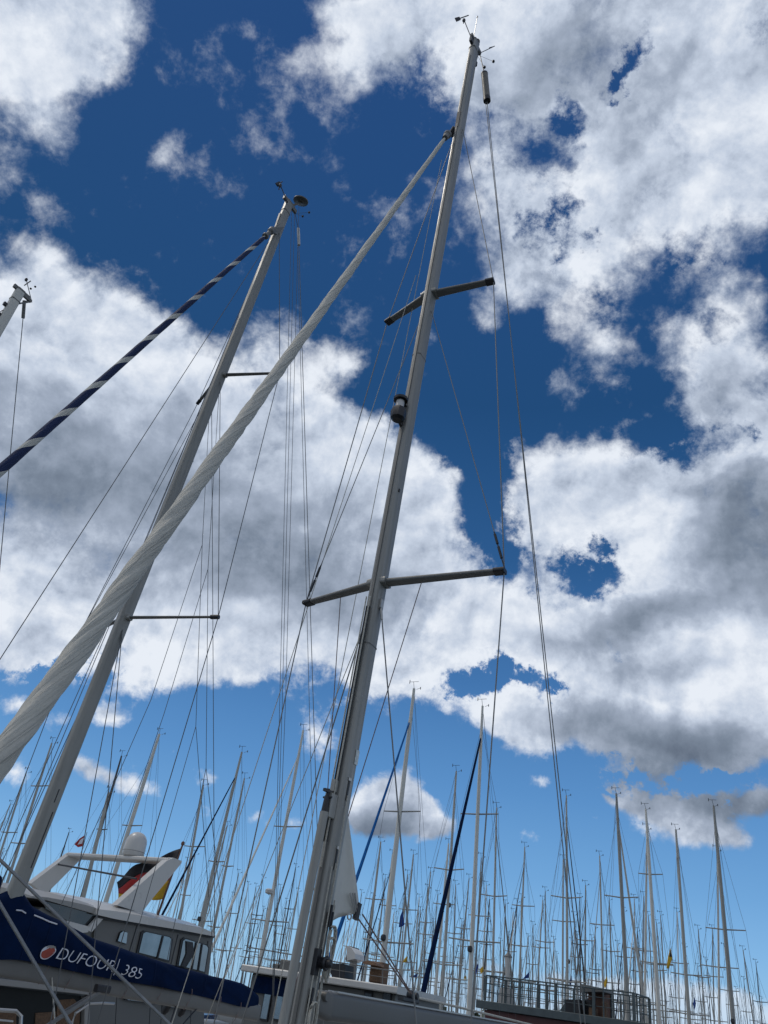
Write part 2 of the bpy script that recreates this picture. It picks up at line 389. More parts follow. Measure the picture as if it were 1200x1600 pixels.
def shore():
    b = MB(); n = 120; pts = []
    for k in range(n+1):
        a = R_(-40 + 100*k/n); pts.append((a,))
    inner = []; outer = []; top = []
    i = len(b.v)
    for (a,) in pts:
        for r, z in ((285, -.5), (290, .9), (330, 1.6), (700, 2.0), (705, -.5)):
            b.v.append(V((r*math.sin(a), r*math.cos(a), z)))
    for k in range(n):
        for j in range(4):
            b.f.append((i+k*5+j, i+k*5+j+1, i+(k+1)*5+j+1, i+(k+1)*5+j))
    m = mat('shore_grass', (.06, .08, .035), .9, 0, .4, .3, .05)
    tag(build(b, 'terrain', m), 'low green far shore behind the masts', None, None, 'structure')
    rnd = random.Random(3); f = MB()
    for k in range(900):            # a far-off wood: leaf clumps spread through one long low mass
        a = R_(rnd.uniform(5, 58)); r = rnd.uniform(292, 312)
        h = 5.0 + 2.6*math.sin(a*23)*math.sin(a*9+1) + 1.6*math.sin(a*71) + rnd.uniform(-1, 1)
        c = V((r*math.sin(a), r*math.cos(a), 1.5))
        for q in range(9):
            s = rnd.uniform(.6, 1.7); o = c + V((rnd.gauss(0, 2.6), rnd.gauss(0, 2.2), rnd.uniform(0, max(1, h))))
            u = V((rnd.uniform(-1, 1), rnd.uniform(-1, 1), rnd.uniform(-1, 1))).normalized(); w = u.orthogonal().normalized(); x = u.cross(w)
            i = len(f.v); f.v += [o+w*s, o+x*s*.8+u*s*.4, o-w*s, o-x*s*.8-u*s*.3]; f.f += [(i, i+1, i+2), (i, i+2, i+3)]
    m = mat('wood_foliage', (.045, .065, .03), .9, 0, .5, 0, .08)
    tag(build(f, 'distant_wood', m, smooth=False), 'dark green line of distant trees along the far shore', None, None, 'stuff')
shore()
# ------------------------------------------------------------------ boats: shared builders
def hull_mesh(L, B, fb, name='hull'):
    # origin under the mast at the waterline, +x towards the stern; bow at -0.42 L
    b = MB(); st = []
    for i in range(15):
        t = i/14; x = L*(-.42 + t)
        w = B/2*min(1, (math.sin(min(1, t*1.25+.0)*math.pi/2))**.75)*(1-.18*max(0, (t-.6)/.4)**2)
        w = max(w, .015)
        z = fb*(1.22 - .45*t + .25*t*t)
        sh = .12*L*(1-t)*.25
        pts = []
        for (u, q) in ((1, 1), (.985, .72), (.95, .38), (.86, .02), (.62, -.25), (0, -.42)):
            pts.append((x + (1-q)*sh*(1 if t < .3 else max(0, 1-(t-.3)*4)), w*u, z*q if q > 0 else q))
        st.append(pts)
    rings = []
    for pts in st:
        i = len(b.v); b.v += [V(p) for p in pts] + [V((p[0], -p[1], p[2])) for p in reversed(pts[:-1])]
        rings.append(list(range(i, i+11)))
    for a, c in zip(rings, rings[1:]): b.join(a, c)
    b.cap(rings[0], True); b.cap(rings[-1])
    return b
def cabin_mb(L, B, fb):
    b = MB()
    prof = []
    for (x, w, h) in ((-.17*L, .18*B, .02), (-.13*L, .24*B, .26), (.0*L, .31*B, .42), (.17*L, .33*B, .47), (.2*L, .33*B, .46)):
        z = fb*.9
        i = len(b.v); b.v += [V((x, w, z)), V((x, w*.86, z+h)), V((x, 0, z+h*1.14)), V((x, -w*.86, z+h)), V((x, -w, z))]
        prof.append(list(range(i, i+5)))
    for a, c in zip(prof, prof[1:]): b.join(a, c)
    b.cap(prof[0], True); b.cap(prof[-1]); return b
_hull_cache = {}
def far_hull(kind):
    if kind not in _hull_cache:
        m = hull_mesh(10.5, 3.4, 1.15).mesh('hull'); m.materials.append({'w': M_HULLW, 'b': M_HULLB, 'o': M_WHITE2}[kind]); _hull_cache[kind] = m
    return _hull_cache[kind]
def far_cabin():
    if 'c' not in _hull_cache:
        m = cabin_mb(10.5, 3.4, 1.15).mesh('coachroof'); m.materials.append(M_WHITE2); _hull_cache['c'] = m
    return _hull_cache['c']
def instrument_mb(top, r, s=1.0):
    b = MB()
    b.tube([top, top+V((-.05, .03, .32))*s], r*.5, n=5)
    b.tube([top+V((-.22, .12, .33))*s, top+V((.16, -.1, .33))*s], r*.45, n=5)
    b.tube([top+V((-.22, .12, .25))*s, top+V((-.22, .12, .42))*s], r*.8, n=5)
    b.tube([top+V((.12, .05, 0)), top+V((.30, .1, .12))*s], r*.4, n=5)
    b.tube([top+V((.30, .1, .05))*s, top+V((.30, .1, .16))*s], r*.9, n=5)
    return b

def far_boat(label, top, low, H=15.0, mw=.16, mcol=None, face=-1, sail=None, spr=(.42, .68), J=None, hull='w', group=None,
             wires=True, light=None, boom='n', halfspr=1.15, tilt_dir=None, detail=2, vert=None):
    mcol = mcol or M_FAR
    v = ray(*top); D = (H-EYE.z)/(v.z/math.hypot(v.x, v.y))
    T = EYE + v*(D/math.hypot(v.x, v.y))
    Lp = P(low[0], low[1], D)
    base = extend(T, Lp, 1.25)
    if vert: base = V((T.x+random.uniform(-.1, .1), T.y, 1.25))
    root = thing('sailboat', label, 'sailboat', (base.x, base.y, 0), group)
    ax = EA.copy() if face < 0 else -EA
    if tilt_dir is not None: ax = V((math.sin(R_(tilt_dir)), math.cos(R_(tilt_dir)), 0))
    tr = V((-ax.y, ax.x, 0))
    rot = math.atan2(ax.y, ax.x)
    sc = (H-1)/14.5
    for nm, me in (('hull', far_hull(hull)), ('coachroof', far_cabin())):
        o = bpy.data.objects.new(nm, me); COL.objects.link(o); o.parent = root; o.rotation_euler = (0, 0, rot); o.scale = (sc, sc, max(.85, sc))
        if nm == 'coachroof' and detail < 2: bpy.data.objects.remove(o)
    wr = .0035 + D*.000085
    nn = 8 if D < 70 else 6
    prof = [(math.cos(2*math.pi*k/nn), math.sin(2*math.pi*k/nn)*.72) for k in range(nn)]
    mb = MB(); mb.sweep([base, lerp(base, T, .5), lerp(base, T, .85), T], prof, up=ax, scales=[mw/2*1.4, mw/2*1.15, mw/2*1.0, mw/2*.68])
    mast = build(mb, 'mast', mcol, root)
    tips = []
    for q, f in enumerate(spr):
        c = lerp(base, T, f); hs = halfspr*(1 if q == 0 else .78)
        row = []
        for s in (-1, 1):
            tip = c + tr*s*hs + ax*.18*hs + V((0, 0, .06)); row.append(tip)
            build(MB().tube([c, tip], .028+D*.0002, .02+D*.0002, n=5), 'spreader', M_FARG if mcol is not M_FARD else M_FARD, mast)
        tips.append(row)
    if detail > 0:
        build(instrument_mb(T, .012+D*.00025), 'masthead_instruments', M_BLACK, mast)
    J = J or .30*H
    bow = V((base.x, base.y, 0)) - ax*J*1.0 + V((0, 0, 1.35)); stern = V((base.x, base.y, 0)) + ax*(.36*H) + V((0, 0, 1.05))
    hd = lerp(base, T, .9)
    if sail:
        smat, sw = sail
        n = 14; pts = [lerp(hd, bow, i/n) for i in range(n+1)]
        k = [sw/2*(.45+.75*(i/n)) if 0 < i < n else sw*.2 for i in range(n+1)]
        m2 = MB(); m2.sweep(pts, [(math.cos(2*math.pi*j/7), math.sin(2*math.pi*j/7)) for j in range(7)], scales=k)
        build(m2, 'furled_headsail', smat, root)
    elif wires: wire('forestay', [hd, bow], wr, root, n=4)
    if wires:
        wire('backstay', [T, stern], wr, root, n=4)
        if detail > 0:
            for s in (0, 1):
                chain = V((base.x, base.y, 1.25)) + tr*(-1 if s == 0 else 1)*halfspr*1.02 + ax*.25
                pts = [lerp(base, T, .93)] + [t[s] for t in reversed(tips)] + [chain]
                wire('shroud', pts, wr, root, n=4)
            if detail > 1: wire('topping_lift', [lerp(T, base, .02)+ax*.1, base+ax*4.2*sc+V((0, 0, 1.0))], wr*.8, root, n=4)
    if boom != 'x' and detail > 0:
        g = base + V((0, 0, .95)) + ax*.1; e = base + V((0, 0, 1.0)) + ax*4.2*sc
        build(MB().bar(g, e, .1, .16), 'boom', mcol, root)
        bc = {'n': M_NAVY, 'b': M_BLUE, 'w': M_SAIL, 'g': M_FARG}[boom]
        m3 = MB(); m3.sweep([g+V((0,0,.5)), lerp(g, e, .2)+V((0,0,.34)), lerp(g, e, .6)+V((0,0,.25)), e+V((0,0,.18))],
                            [(math.cos(2*math.pi*j/8)*1.0, math.sin(2*math.pi*j/8)*.5) for j in range(8)], scales=[.4, .25, .2, .12])
        build(m3, 'sail_cover', bc, root)
    if light:
        f, k = light; c = lerp(base, T, f) - ax*.16
        lb = MB(); lb.lathe(c, [(.05, -.12), (.10, -.08), (.11, .02), (.07, .1)], 10)
        if k == 'radar': lb = MB(); lb.lathe(c-ax*.15, [(.1, -.12), (.2, -.08), (.21, .06), (.12, .12)], 12); 
        build(lb, 'radome' if k == 'radar' else 'deck_light', M_WHITE if k == 'radar' else M_BLACK, mast)
    return root, base, T, D, ax, tr, mast

# ------------------------------------------------------------------ near boat 1: the tall grey mast
def rrect(w, h, r, n=4):
    pts = []
    for cx, cy, a0 in ((w/2-r, h/2-r, 0), (-w/2+r, h/2-r, 90), (-w/2+r, -h/2+r, 180), (w/2-r, -h/2+r, 270)):
        for k in range(n+1):
            a = R_(a0+90*k/n); pts.append((cx+r*math.cos(a), cy+r*math.sin(a)))
    return pts

def furled(name, a, b, r0, r1, parent, material, seed=1, seg=260, sides=28, wr=.10, turns=1.6, grow=1.0):
    # rolled sail from head a down to tack b, built along local z so that the wrap follows the roll
    a, b = V(a), V(b); L = (b-a).length; mb = MB(); rings = []; rnd = random.Random(seed)
    ph = [rnd.uniform(0, 6.28) for _ in range(6)]
    for i in range(seg+1):
        t = i/seg; r = r0 + (r1-r0)*t**grow
        if t < .012: r *= .35 + .65*t/.012
        pts = []
        for k in range(sides):
            an = 2*math.pi*k/sides; z = t*L
            s = an - z*turns
            q = V((math.cos(s), math.sin(s), z*.55)); q2 = V((2.4*math.cos(s), 2.4*math.sin(s), z*1.6+7*seed)); q3 = V((5.5*math.cos(s), 5.5*math.sin(s), z*2.6+3*seed))
            fz = min(1, r/(.8*r1)); w = 1 + wr*(.45*max(0, math.sin(s+ph[0]))**3 + .75*mn.noise(q*1.6) + .75*fz*mn.noise(q2) + .5*fz*fz*mn.noise(q3) + .12*math.sin(z*2.1+ph[3]))
            pts.append((r*w*math.cos(an), r*w*math.sin(an)))
        rings.append(mb.ring(V((0, 0, t*L)), V((1, 0, 0)), V((0, 1, 0)), pts))
    for p, q in zip(rings, rings[1:]): mb.join(p, q)
    mb.cap(rings[0], True); mb.cap(rings[-1])
    m = mb.mesh(name); m.materials.append(material)
    for p in m.polygons: p.use_smooth = True
    o = bpy.data.objects.new(name, m); COL.objects.link(o)
    q = (b-a).to_track_quat('Z', 'X'); M = Matrix.Translation(a) @ q.to_matrix().to_4x4()
    o.matrix_basis = M
    if parent is not None:
        o.parent = parent; o.matrix_parent_inverse = parent_world(parent).inverted()
    return o

def sail_material(name, base, stripe=None, pitch=1.0, frac=.3, turns=1.6, slant=0.):
    m = bpy.data.materials.new(name); m.use_nodes = True; b = NB(m.node_tree); p = m.node_tree.nodes['Principled BSDF']
    t = b.n('ShaderNodeTexCoord'); sp = b.n('ShaderNodeSeparateXYZ'); b.link(t.outputs['Object'], sp.inputs[0])
    ang = b.math('DIVIDE', b.math('ARCTAN2', sp.outputs['Y'], sp.outputs['X']), 2*math.pi)
    # spiral coordinate for creases
    s = b.math('SUBTRACT', ang, b.math('MULTIPLY', sp.outputs['Z'], turns/6.283))
    cv = b.n('ShaderNodeCombineXYZ'); b.link(b.math('MULTIPLY', b.math('SINE', b.math('MULTIPLY', s, 6.283)), 1.6), cv.inputs[0])
    b.link(b.math('MULTIPLY', b.math('COSINE', b.math('MULTIPLY', s, 6.283)), 1.6), cv.inputs[1]); b.link(b.math('MULTIPLY', sp.outputs['Z'], .9), cv.inputs[2])
    n = b.noise(cv.outputs[0], 1.5, 6, .55, .8).outputs['Fac']
    n2 = b.noise(t.outputs['Object'], 2.2, 4, .5).outputs['Fac']
    col = b.ramp(n2, [(.3, tuple(c*.86 for c in base)), (.7, base)])
    sm1 = b.math('FRACT', b.math('SUBTRACT', b.math('MULTIPLY', sp.outputs['Z'], .42), b.math('MULTIPLY_ADD', n2, .25, ang)))
    col = b.mix(b.math('MULTIPLY', b.math('LESS_THAN', sm1, .018), .45), col, tuple(c*.35 for c in base)+(1,))
    if stripe:
        u = b.math('FRACT', b.math('SUBTRACT', b.math('MULTIPLY', sp.outputs['Z'], 1/pitch), b.math('MULTIPLY_ADD', n2, .10, ang)))
        k = b.math('LESS_THAN', u, frac)
        col = b.mix(k, col, (*stripe, 1))
    b.link(col, p.inputs['Base Color']); p.inputs['Roughness'].default_value = .8
    bp = b.n('ShaderNodeBump'); bp.inputs['Strength'].default_value = .7; bp.inputs['Distance'].default_value = .045
    b.link(n, bp.inputs['Height']); b.link(bp.outputs[0], p.inputs['Normal'])
    return m

def ribbed_vane(b, p0, p1, a, c, k=1.):
    # wind vane on a post p0-p1, pointing from tail a to nose c
    b.tube([p0, lerp(p0, p1, .2)], .016*k, .010*k, n=6); b.tube([p0, p1], .008*k, n=6); b.tube([a, c], .010*k, n=6)
    d = (a-c).normalized(); z = d.orthogonal().normalized()
    b.prism([a+z*.035*k, a+d*-.14*k+z*.03*k, a-d*.14*k-z*.03*k, a-z*.035*k], d.cross(z)*.012)
    b.lathe(p1-UZ*.02, [(.012*k, -.05), (.03*k, -.02), (.03*k, .02), (.012*k, .05)], 8)
    b.tube([p1, p1-UZ*.13*k], .01*k, n=5)

def near_mast(root, base, top, sec, zc, tag_track=True, material=None, hi=.34):
    fa, tv = sec
    prof = rrect(fa, tv, min(fa, tv)*.32, 5)
    d = (top-base)
    mb = MB(); n = 14
    pts = [lerp(base, top, i/n) for i in range(n+1)]
    mb.sweep(pts, prof, up=EA, scales=[1]*(n) + [.97])
    mast = build(mb, 'mast', material or M_ALU, root)
    # masthead cap
    u = d.normalized(); cb = MB(); cb.sweep([top-u*.28, top-u*.26], rrect(fa+.008, tv+.008, .03, 4), up=EA); build(cb, 'mast_band', M_ALUD, mast); cb = MB()
    cb.sweep([top, top+u*.05], rrect(fa*.96, tv*.96, .03, 4), up=EA); cb.bar(top+u*.03-EA*.16, top+u*.03+EA*.22, .05, .09)
    build(cb, 'masthead_cap', M_ALUD, mast)
    return mast

def spreader_pair(mast, root_px, left_px, right_px, D, base, top, chord=.10):
    c = P(root_px[0], root_px[1], D); f = (c.z-base.z)/(top.z-base.z); c = lerp(base, top, f)
    out = []
    for q in (left_px, right_px):
        if q is None: out.append(None); continue
        t = PZ(q[0], q[1], c.z) if not isinstance(q, V) else q
        mb = MB(); pr = rrect(chord, chord*.42, chord*.17, 3)
        d = (t-c).normalized()
        mb.sweep([c+d*.04, t-d*.09], pr, up=EA, scales=[1.1, .8])
        s = build(mb, 'spreader', M_ALUD, mast)
        e = MB(); e.sweep([t-d*.1, t+d*.01], rrect(chord*.95, .05, .018, 3), up=EA); build(e, 'spreader_end', M_BLACK, s)
        r = MB(); r.sweep([c-d*.02, c+d*.1], rrect(chord*1.5, .07, .02, 3), up=EA); build(r, 'spreader_root', M_ALU, s)
        out.append(t)
    return c, out[0], out[1]

# --- main boat
TACKD = 4.8
MB0 = extend(P(742, 68, 7.12), P(470, 1600, 7.0), 1.75); MT0 = P(742, 68, 7.12)
def main_boat():
    root = thing('sailboat', 'nearest sailboat with the tallest grey mast, furled white headsail and bare grey boom', 'sailboat', (MB0.x, MB0.y, 0))
    base, top = MB0, MT0
    mast = near_mast(root, base, top, (.18, .118), 0, material=M_ALU)
    u = (top-base).normalized()
    def at(px, py): # point on the mast axis nearest that picture height
        best = None
        for i in range(2001):
            p = lerp(base, top, i/2000); v = p-EYE; y = 800 - FPX*v.dot(CU)/v.dot(CF)
            if best is None or abs(y-py) < best[0]: best = (abs(y-py), p)
        return best[1]
    # grooved edge strips along the mast
    st = MB(); st.bar(base+EP*(-.0)-EA*.097, top-EA*.097-u*.6, .03, .012, up=EA); build(st, 'sail_track', M_ALUD, mast)
    sl = MB(); sl.bar(base+EA*.098, top+EA*.098-u*.5, .05, .012, up=EA); build(sl, 'luff_slot', M_ALUD, mast)
    # pole track on the front face with a stowed pole
    a, b = at(0, 955), at(0, 1320)
    tk = MB(); tk.bar(a-EA*.115, b-EA*.115, .032, .03, up=EA); build(tk, 'pole_track', M_BLACK, mast)
    lo = MB()
    for sx in (-1, 1): lo.tube([a-EA*.14+EP*.022*sx+u*.1, b-EA*.14+EP*.022*sx-u*.2], .007, n=6)
    build(lo, 'pole_control_line', M_ROPE, mast)
    pt = at(0, 1278) - EA*.20; pb = base - EA*.24
    pole = build(MB().tube([pt, pb], .036, n=16), 'whisker_pole', M_ALU, root)
    pf = MB(); pf.tube([pt, pt+u*.13], .03, .024, n=12); pf.tube([pt+u*.13, pt+u*.19], .014, n=8); pf.box(pt+u*.17, EA*.06, EP*.014, u*.012); pf.tube([pt+u*.12-EP*.05, pt+u*.12+EP*.04], .009, n=6)
    build(pf, 'end_fitting', M_BLACK, pole)
    cf = MB(); cf.box(at(0, 1265)-EA*.14, EA*.045, EP*.035, u*.1, .2); cf.box(at(0, 1235)-EA*.13, EA*.025, EP*.02, u*.05, .2); build(cf, 'track_car', M_ALU, mast)
    # spreaders
    c1, l1, r1 = spreader_pair(mast, (595, 912), (478, 943), (788, 892), 7.03, base, top, .11)
    c2, l2, r2 = spreader_pair(mast, (672, 462), (605, 504), (771, 439), 7.08, base, top, .115)
    # shrouds
    hz = at(0, 205)
    chs = extend(r1, P(737, 1585, 6.75), 1.55); chp = extend(l1, P(343, 1560, 8.0), 1.55)
    side_s, side_p = -EP*.065, EP*.065
    wire('shroud', [hz+side_s, r2, r1, chs], .0062, root, M_WIREL); wire('shroud', [hz+side_p, l2, l1, chp], .0062, root, M_WIREL)
    for s, tip, rootp in ((side_s, r1, c2), (side_p, l1, c2)):
        a = rootp+s-u*.35; b = tip+V((0, 0, .03))
        w = wire('intermediate_shroud', [a, b], .005, root, M_WIREL)
        tb = MB(); k = (b-a).normalized(); tb.tube([b-k*.42, b-k*.30], .014, n=8); tb.tube([b-k*.26, b-k*.12], .014, n=8); tb.tube([b-k*.45, b], .007, n=6); build(tb, 'turnbuckle', M_BLACK, w)
    for s, q in ((side_s, (650, 1595)), (side_p, (408, 1500))):
        a = at(0, 945)+s; b = extend(a, P(q[0], q[1], 6.9 if s is side_s else 7.7), 1.55)
        w = wire('lower_shroud', [a, b], .0065, root, M_WIREL)
        f = MB(); k = (b-a).normalized(); f.tube([a-k*.02, a+k*.17], .016, .01, n=8); f.box(a, EA*.022, EP*.02, u*.05, .3); build(f, 'tang', M_STEEL, w)
    # flag halyards under the lower spreaders
    for tip, fr, q, D in ((r1, .36, (505, 1400), 7.6), (l1, .5, (520, 1115), 7.45)):
        a = lerp(c1, tip, fr)-V((0, 0, .03)); b = P(q[0], q[1], D); wire('flag_halyard', [a, extend(a, b, 1.6)], .0045, root, M_ROPED)
    # other running lines beside the mast
    for (x0, y0, D0_, x1, y1, D1_) in ((690, 250, 7.1, 520, 1115, 7.7), (560, 1000, 7.1, 520, 1100, 7.6), (650, 430, 7.15, 487, 930, 7.9)):
        wire('halyard', [P(x0, y0, D0_), extend(P(x0, y0, D0_), P(x1, y1, D1_), 1.7)], .0042, root, M_ROPE)
    # backstay: cylinder and twin lines
    bt = top + EA*.2 + u*.03
    q0, q1 = P(757, 116, 7.3), P(761, 158, 7.36)
    wire('backstay_pennant', [bt, q0], .009, root, M_BLACK)
    cy = MB(); k = (q1-q0).normalized(); cy.tube([q0, q0+k*.03, q1-k*.09], .06, n=16); build(cy, 'backstay_cylinder', mat('tan_cylinder', (.16, .145, .12), .5, 0, .15), root)
    cy2 = MB(); cy2.tube([q0-k*.02, q0+k*.02], .062, .062, n=16); build(cy2, 'cylinder_cap', M_BLACK, root); build(MB().tube([q1-k*.1, q1], .064, n=16), 'cylinder_cap', M_BLACK, root)
    for x in (0, 7):
        e = P(905+x, 1575, 10.2); wire('backstay_line', [q1+EP*.004*x, extend(q1, e, 1.9)], .0065, root, M_WIREL)
    # headsail
    fh = P(703, 205, 7.0)
    # tack: along -EA from the mast, found so that the roll passes the left edge where it does in the photo
    J = 4.55; tack = V((base.x, base.y, 0)) - EA*J + V((0, 0, 1.9))
    tack = fh + (P(-6, 1195, TACKD)-fh)*1.0; tack = extend(fh, tack, 1.9)
    sm = sail_material('furled_genoa_cloth', (.60, .57, .50), turns=4.6)
    k = (tack-fh).normalized()
    sail = furled('furled_headsail', fh+k*.35, tack-k*.25, .028, .081, root, sm, 3, 420, 36, .15, 4.6, 1.2)
    sv = MB(); sv.tube([fh+k*.18, fh+k*.36], .05, .045, n=12); sv.tube([fh-k*.25, fh+k*.2], .012, n=8); sv.lathe(fh+k*.14, [(.03, 0), (.062, .01), (.062, .07), (.04, .1)], 14, k)
    build(sv, 'halyard_swivel', M_ALUD, sail)
    tg = MB(); tg.prism([fh-k*.28+EA*.09, fh+k*.05+EA*.10, fh-k*.05, fh-k*.25], EP*.03); tg.box(at(0, 195)-EA*.09, EA*.015, EP*.03, u*.22, .2); build(tg, 'forestay_fitting', M_BLACK, mast)
    # masthead gear
    im = MB(); ribbed_vane(im, P(739, 66, 7.05), P(725, 31, 7.0), P(712, 31, 7.0), P(732, 24, 7.05)); build(im, 'wind_vane', M_BLACK, mast)
    an = MB(); an.tube([top+EP*.05-u*.05, P(746, 26, 7.05)], .006, n=6); an.lathe(P(746, 26, 7.05), [(.012, -.03), (.014, 0), (.006, .03)], 8); build(an, 'radio_aerial', M_STEEL, mast)
    lt = MB(); lt.lathe(top+u*.06+EA*.06, [(.05, 0), (.055, .03), (.045, .05), (.05, .12), (.055, .13), (.03, .16)], 12); build(lt, 'anchor_light', M_BLACK, mast)
    sp = MB(); sp.box(top-u*.12-EA*.12, EA*.04, EP*.025, u*.07, .3); build(sp, 'halyard_sheave', M_BLACK, mast)
    cu = MB(); c0 = top+EA*.12-u*.18; cu.tube([c0, P(773, 72, 7.3)], .007, n=6); cu.tube([P(765, 75, 7.25), P(773, 72, 7.3)], .014, .005, n=6)
    for q in ((771, 96), (757, 105)): cu.lathe(P(q[0], q[1], 7.35), [(.008, -.03), (.025, -.015), (.025, .015), (.008, .03)], 8); cu.tube([c0, P(q[0], q[1], 7.35)], .0025, n=4)
    build(cu, 'wind_cups', M_BLACK, mast)
    ca = MB(); ca.tube([top+EA*.12+u*.03, top+EA*.15-u*.15, top+EA*.13-u*.4, top+EA*.10-u*.55], .012, n=6); ca.box(top+EA*.13-u*.48, EA*.03, EP*.02, u*.07, .3); build(ca, 'topping_lift_sheave', M_BLACK, mast)
    # mast light and radar-reflector-like lamp two thirds up
    lc = at(0, 655)-EA*.2+EP*.01
    dl = MB(); dl.lathe(lc-u*.02, [(.055, -.15), (.085, -.12), (.095, -.02), (.08, .02)], 8); dl.lathe(lc+u*.13, [(.085, 0), (.09, .03), (.03, .05)], 12)
    dl.bar(lc+u*.02+EA*.05, lc+u*.02+EA*.12, .05, .06); dl.bar(lc-u*.14+EA*.02, lc-u*.18+EA*.11, .03, .03); dl.bar(lc+u*.15, lc+u*.12+EA*.11, .06, .02)
    L_ = build(dl, 'deck_light', M_BLACK, mast); gl = MB(); gl.lathe(lc+u*.05, [(.05, -.03), (.052, .07)], 14); build(gl, 'lens', M_STEEL, L_)
    # sticker, exit slots, cleats, winch boxes
    e = -EP
    def onside(py, off=0, e1=.0635): return at(0, py) + EA*off + e*e1
    stk = MB(); stk.box(onside(1182, .045), u*.065, EA*.026, e*.0015, 0); build(stk, 'sticker', mat('white_sticker', (.62, .66, .64), .4, 0, .3, 0, 25), mast)
    for py in (1235, 1340):
        sl = MB(); sl.box(onside(py, -.005), u*.09, EA*.011, e*.002, 0); q = build(sl, 'halyard_exit', M_BLACK, mast)
        fr = MB(); fr.box(onside(py-16, -.005, .066), u*.012, EA*.022, e*.004, .2); build(fr, 'exit_frame', M_STEEL, q)
        wire('halyard', [onside(py+8, -.005, .068), onside(py+90, -.008, .085), base+e*.09+EA*random.uniform(-.03, .03)], .005, root, M_ROPE)
    for py in (892, 935, 445, 484, 1215, 1262, 1325, 1372, 700, 1090):
        for off in (-.03, .045):
            build(MB().lathe(onside(py, off, .058), [(.006, 0), (.006, .002), (.003, .004)], 8, e), 'rivet', M_STEEL, mast)
    for py in (1010, 560):
        c = at(0, py); d_ = (top-base).normalized(); bd = MB(); bd.sweep([c-d_*.006, c+d_*.006], rrect(.184, .122, .03, 4), up=EA); build(bd, 'mast_band', M_ALUD, mast)
    vs = MB(); vs.box(onside(770, -.02), u*.02, EA*.008, e*.006); build(vs, 'rivet_plate', M_BLACK, mast)
    bx = MB()
    c = at(0, 1502)+e*.10
    bx.lathe(c, [(.04, -.07), (.052, -.06), (.042, -.02), (.042, .02), (.052, .04), (.04, .05)], 18, e)
    bx.lathe(c+e*.02+EA*.0, [(.03, 0), (.03, .06), (.016, .07)], 12, e)
    bx.box(at(0, 1502)+e*.07-EA*.04, u*.09, EA*.03, e*.02, .2); build(bx, 'mast_winch', M_BLACK, mast)
    for py, off in ((1440, .05), (1560, -.04), (1430, .02)):
        cl = MB()
        c = onside(py, off, .085); cl.tube([c-u*.08, c+u*.08], .011, n=8); cl.box(c-e*.012, u*.025, EA*.01, e*.014); build(cl, 'rope_cleat', M_BLACK, mast)
    rnd = random.Random(5)
    for py, off, ln in ((1452, .055, .36), (1572, -.03, .3), (1470, .07, .2)):
        co = MB()
        for q in range(3):
            c = onside(py, off, .10+.012*q); w = rnd.uniform(.025, .045); l = ln*rnd.uniform(.8, 1.1)
            co.tube([c+u*.04+EA*w*math.sin(t)*1.0+V((0, 0, -l/2+l/2*math.cos(t)))+e*.008*math.sin(t*2) for t in [2*math.pi*k/20 for k in range(21)]], .0055, n=6)
        build(co, 'coiled_halyard', M_ROPE, mast)
    for off in (-.06, .0, .06, .075):
        wire('halyard', [onside(1380+off*400, off, .075), base+e*.09+EA*off], .0055, root, M_ROPE if off != 0 else M_ROPED)
    # boom
    g0 = at(0, 1566) + EA*.17; g0 = V((g0.x, g0.y, 2.98)); ge = g0 + EA*4.6 + V((0, 0, .0))
    bm = MB(); bm.sweep([g0+EA*.12, ge], rrect(.20, .12, .045, 5), up=UZ)
    boom = build(bm, 'boom', M_BOOM, root)
    rf = MB()
    for s in (-1, 1): rf.bar(g0+EA*.2+EP*.045*s+UZ*.103, ge+EP*.045*s+UZ*.103, .014, .012)
    rf.bar(g0+EA*.2+UZ*.101, ge+UZ*.101, .03, .006); build(rf, 'boom_track', M_STEEL, boom)
    gn = MB(); gn.sweep([g0-EA*.03, g0+EA*.05, g0+EA*.125], rrect(.2, .122, .045, 5), up=UZ, scales=[.55, .85, 1.02]); gn.lathe(g0+EA*.03+UZ*.06-EP*.07, [(.032, 0), (.036, .01), (.036, .14), (.03, .15)], 16, EP)
    gn.bar(g0-EA*.12, g0, .05, .05); gn.bar(g0-EA*.1+UZ*.06, g0-EA*.1-UZ*.1, .04, .04, up=EA); build(gn, 'gooseneck', M_ALUD, boom)
    bl = MB(); c = g0 + EA*1.45 + UZ*.14
    bl.bar(c-EA*.16, c+EA*.14, .06, .035, ch=.4); bl.lathe(c+EA*.02+UZ*.04-EP*.03, [(.03, 0), (.04, .01), (.04, .05), (.03, .06)], 14, EP); bl.lathe(c+EA*.11+UZ*.04-EP*.03, [(.02, 0), (.03, .01), (.03, .05), (.02, .06)], 14, EP)
    build(bl, 'outhaul_car', M_BLACK, boom)
    # the visible corner of the mainsail and its outhaul
    luff_t, luff_b = at(0, 1255)+EA*.09, at(0, 1440)+EA*.09
    def plane(px, py):  # on the vertical plane through the mast and boom
        v = ray(px, py); n = EP; return EYE + v*((luff_b-EYE).dot(n)/v.dot(n))
    outer = [plane(541, 1255), plane(548, 1310), plane(555, 1375), plane(561, 1426)]
    mb = MB(); n1, n2 = 18, 8; bot = plane(557, 1437); bl_ = plane(517, 1440)
    for i in range(n1+1):
        t = i/n1; k = t*(len(outer)-1); a = int(min(k, len(outer)-2)); o = lerp(outer[a], outer[a+1], k-a)
        l = lerp(luff_t, luff_b, t)
        for j in range(n2+1):
            s = j/n2; mb.v.append(lerp(l, o, s) + EP*(.03*math.sin(s*3.1)*t + .012*math.sin(9*s+3*t)*t))
    for i in range(n1):
        for j in range(n2):
            q = i*(n2+1)+j; mb.f.append((q, q+1, q+n2+2, q+n2+1))
    sl = build(mb, 'mainsail_clew', M_SAIL, root)
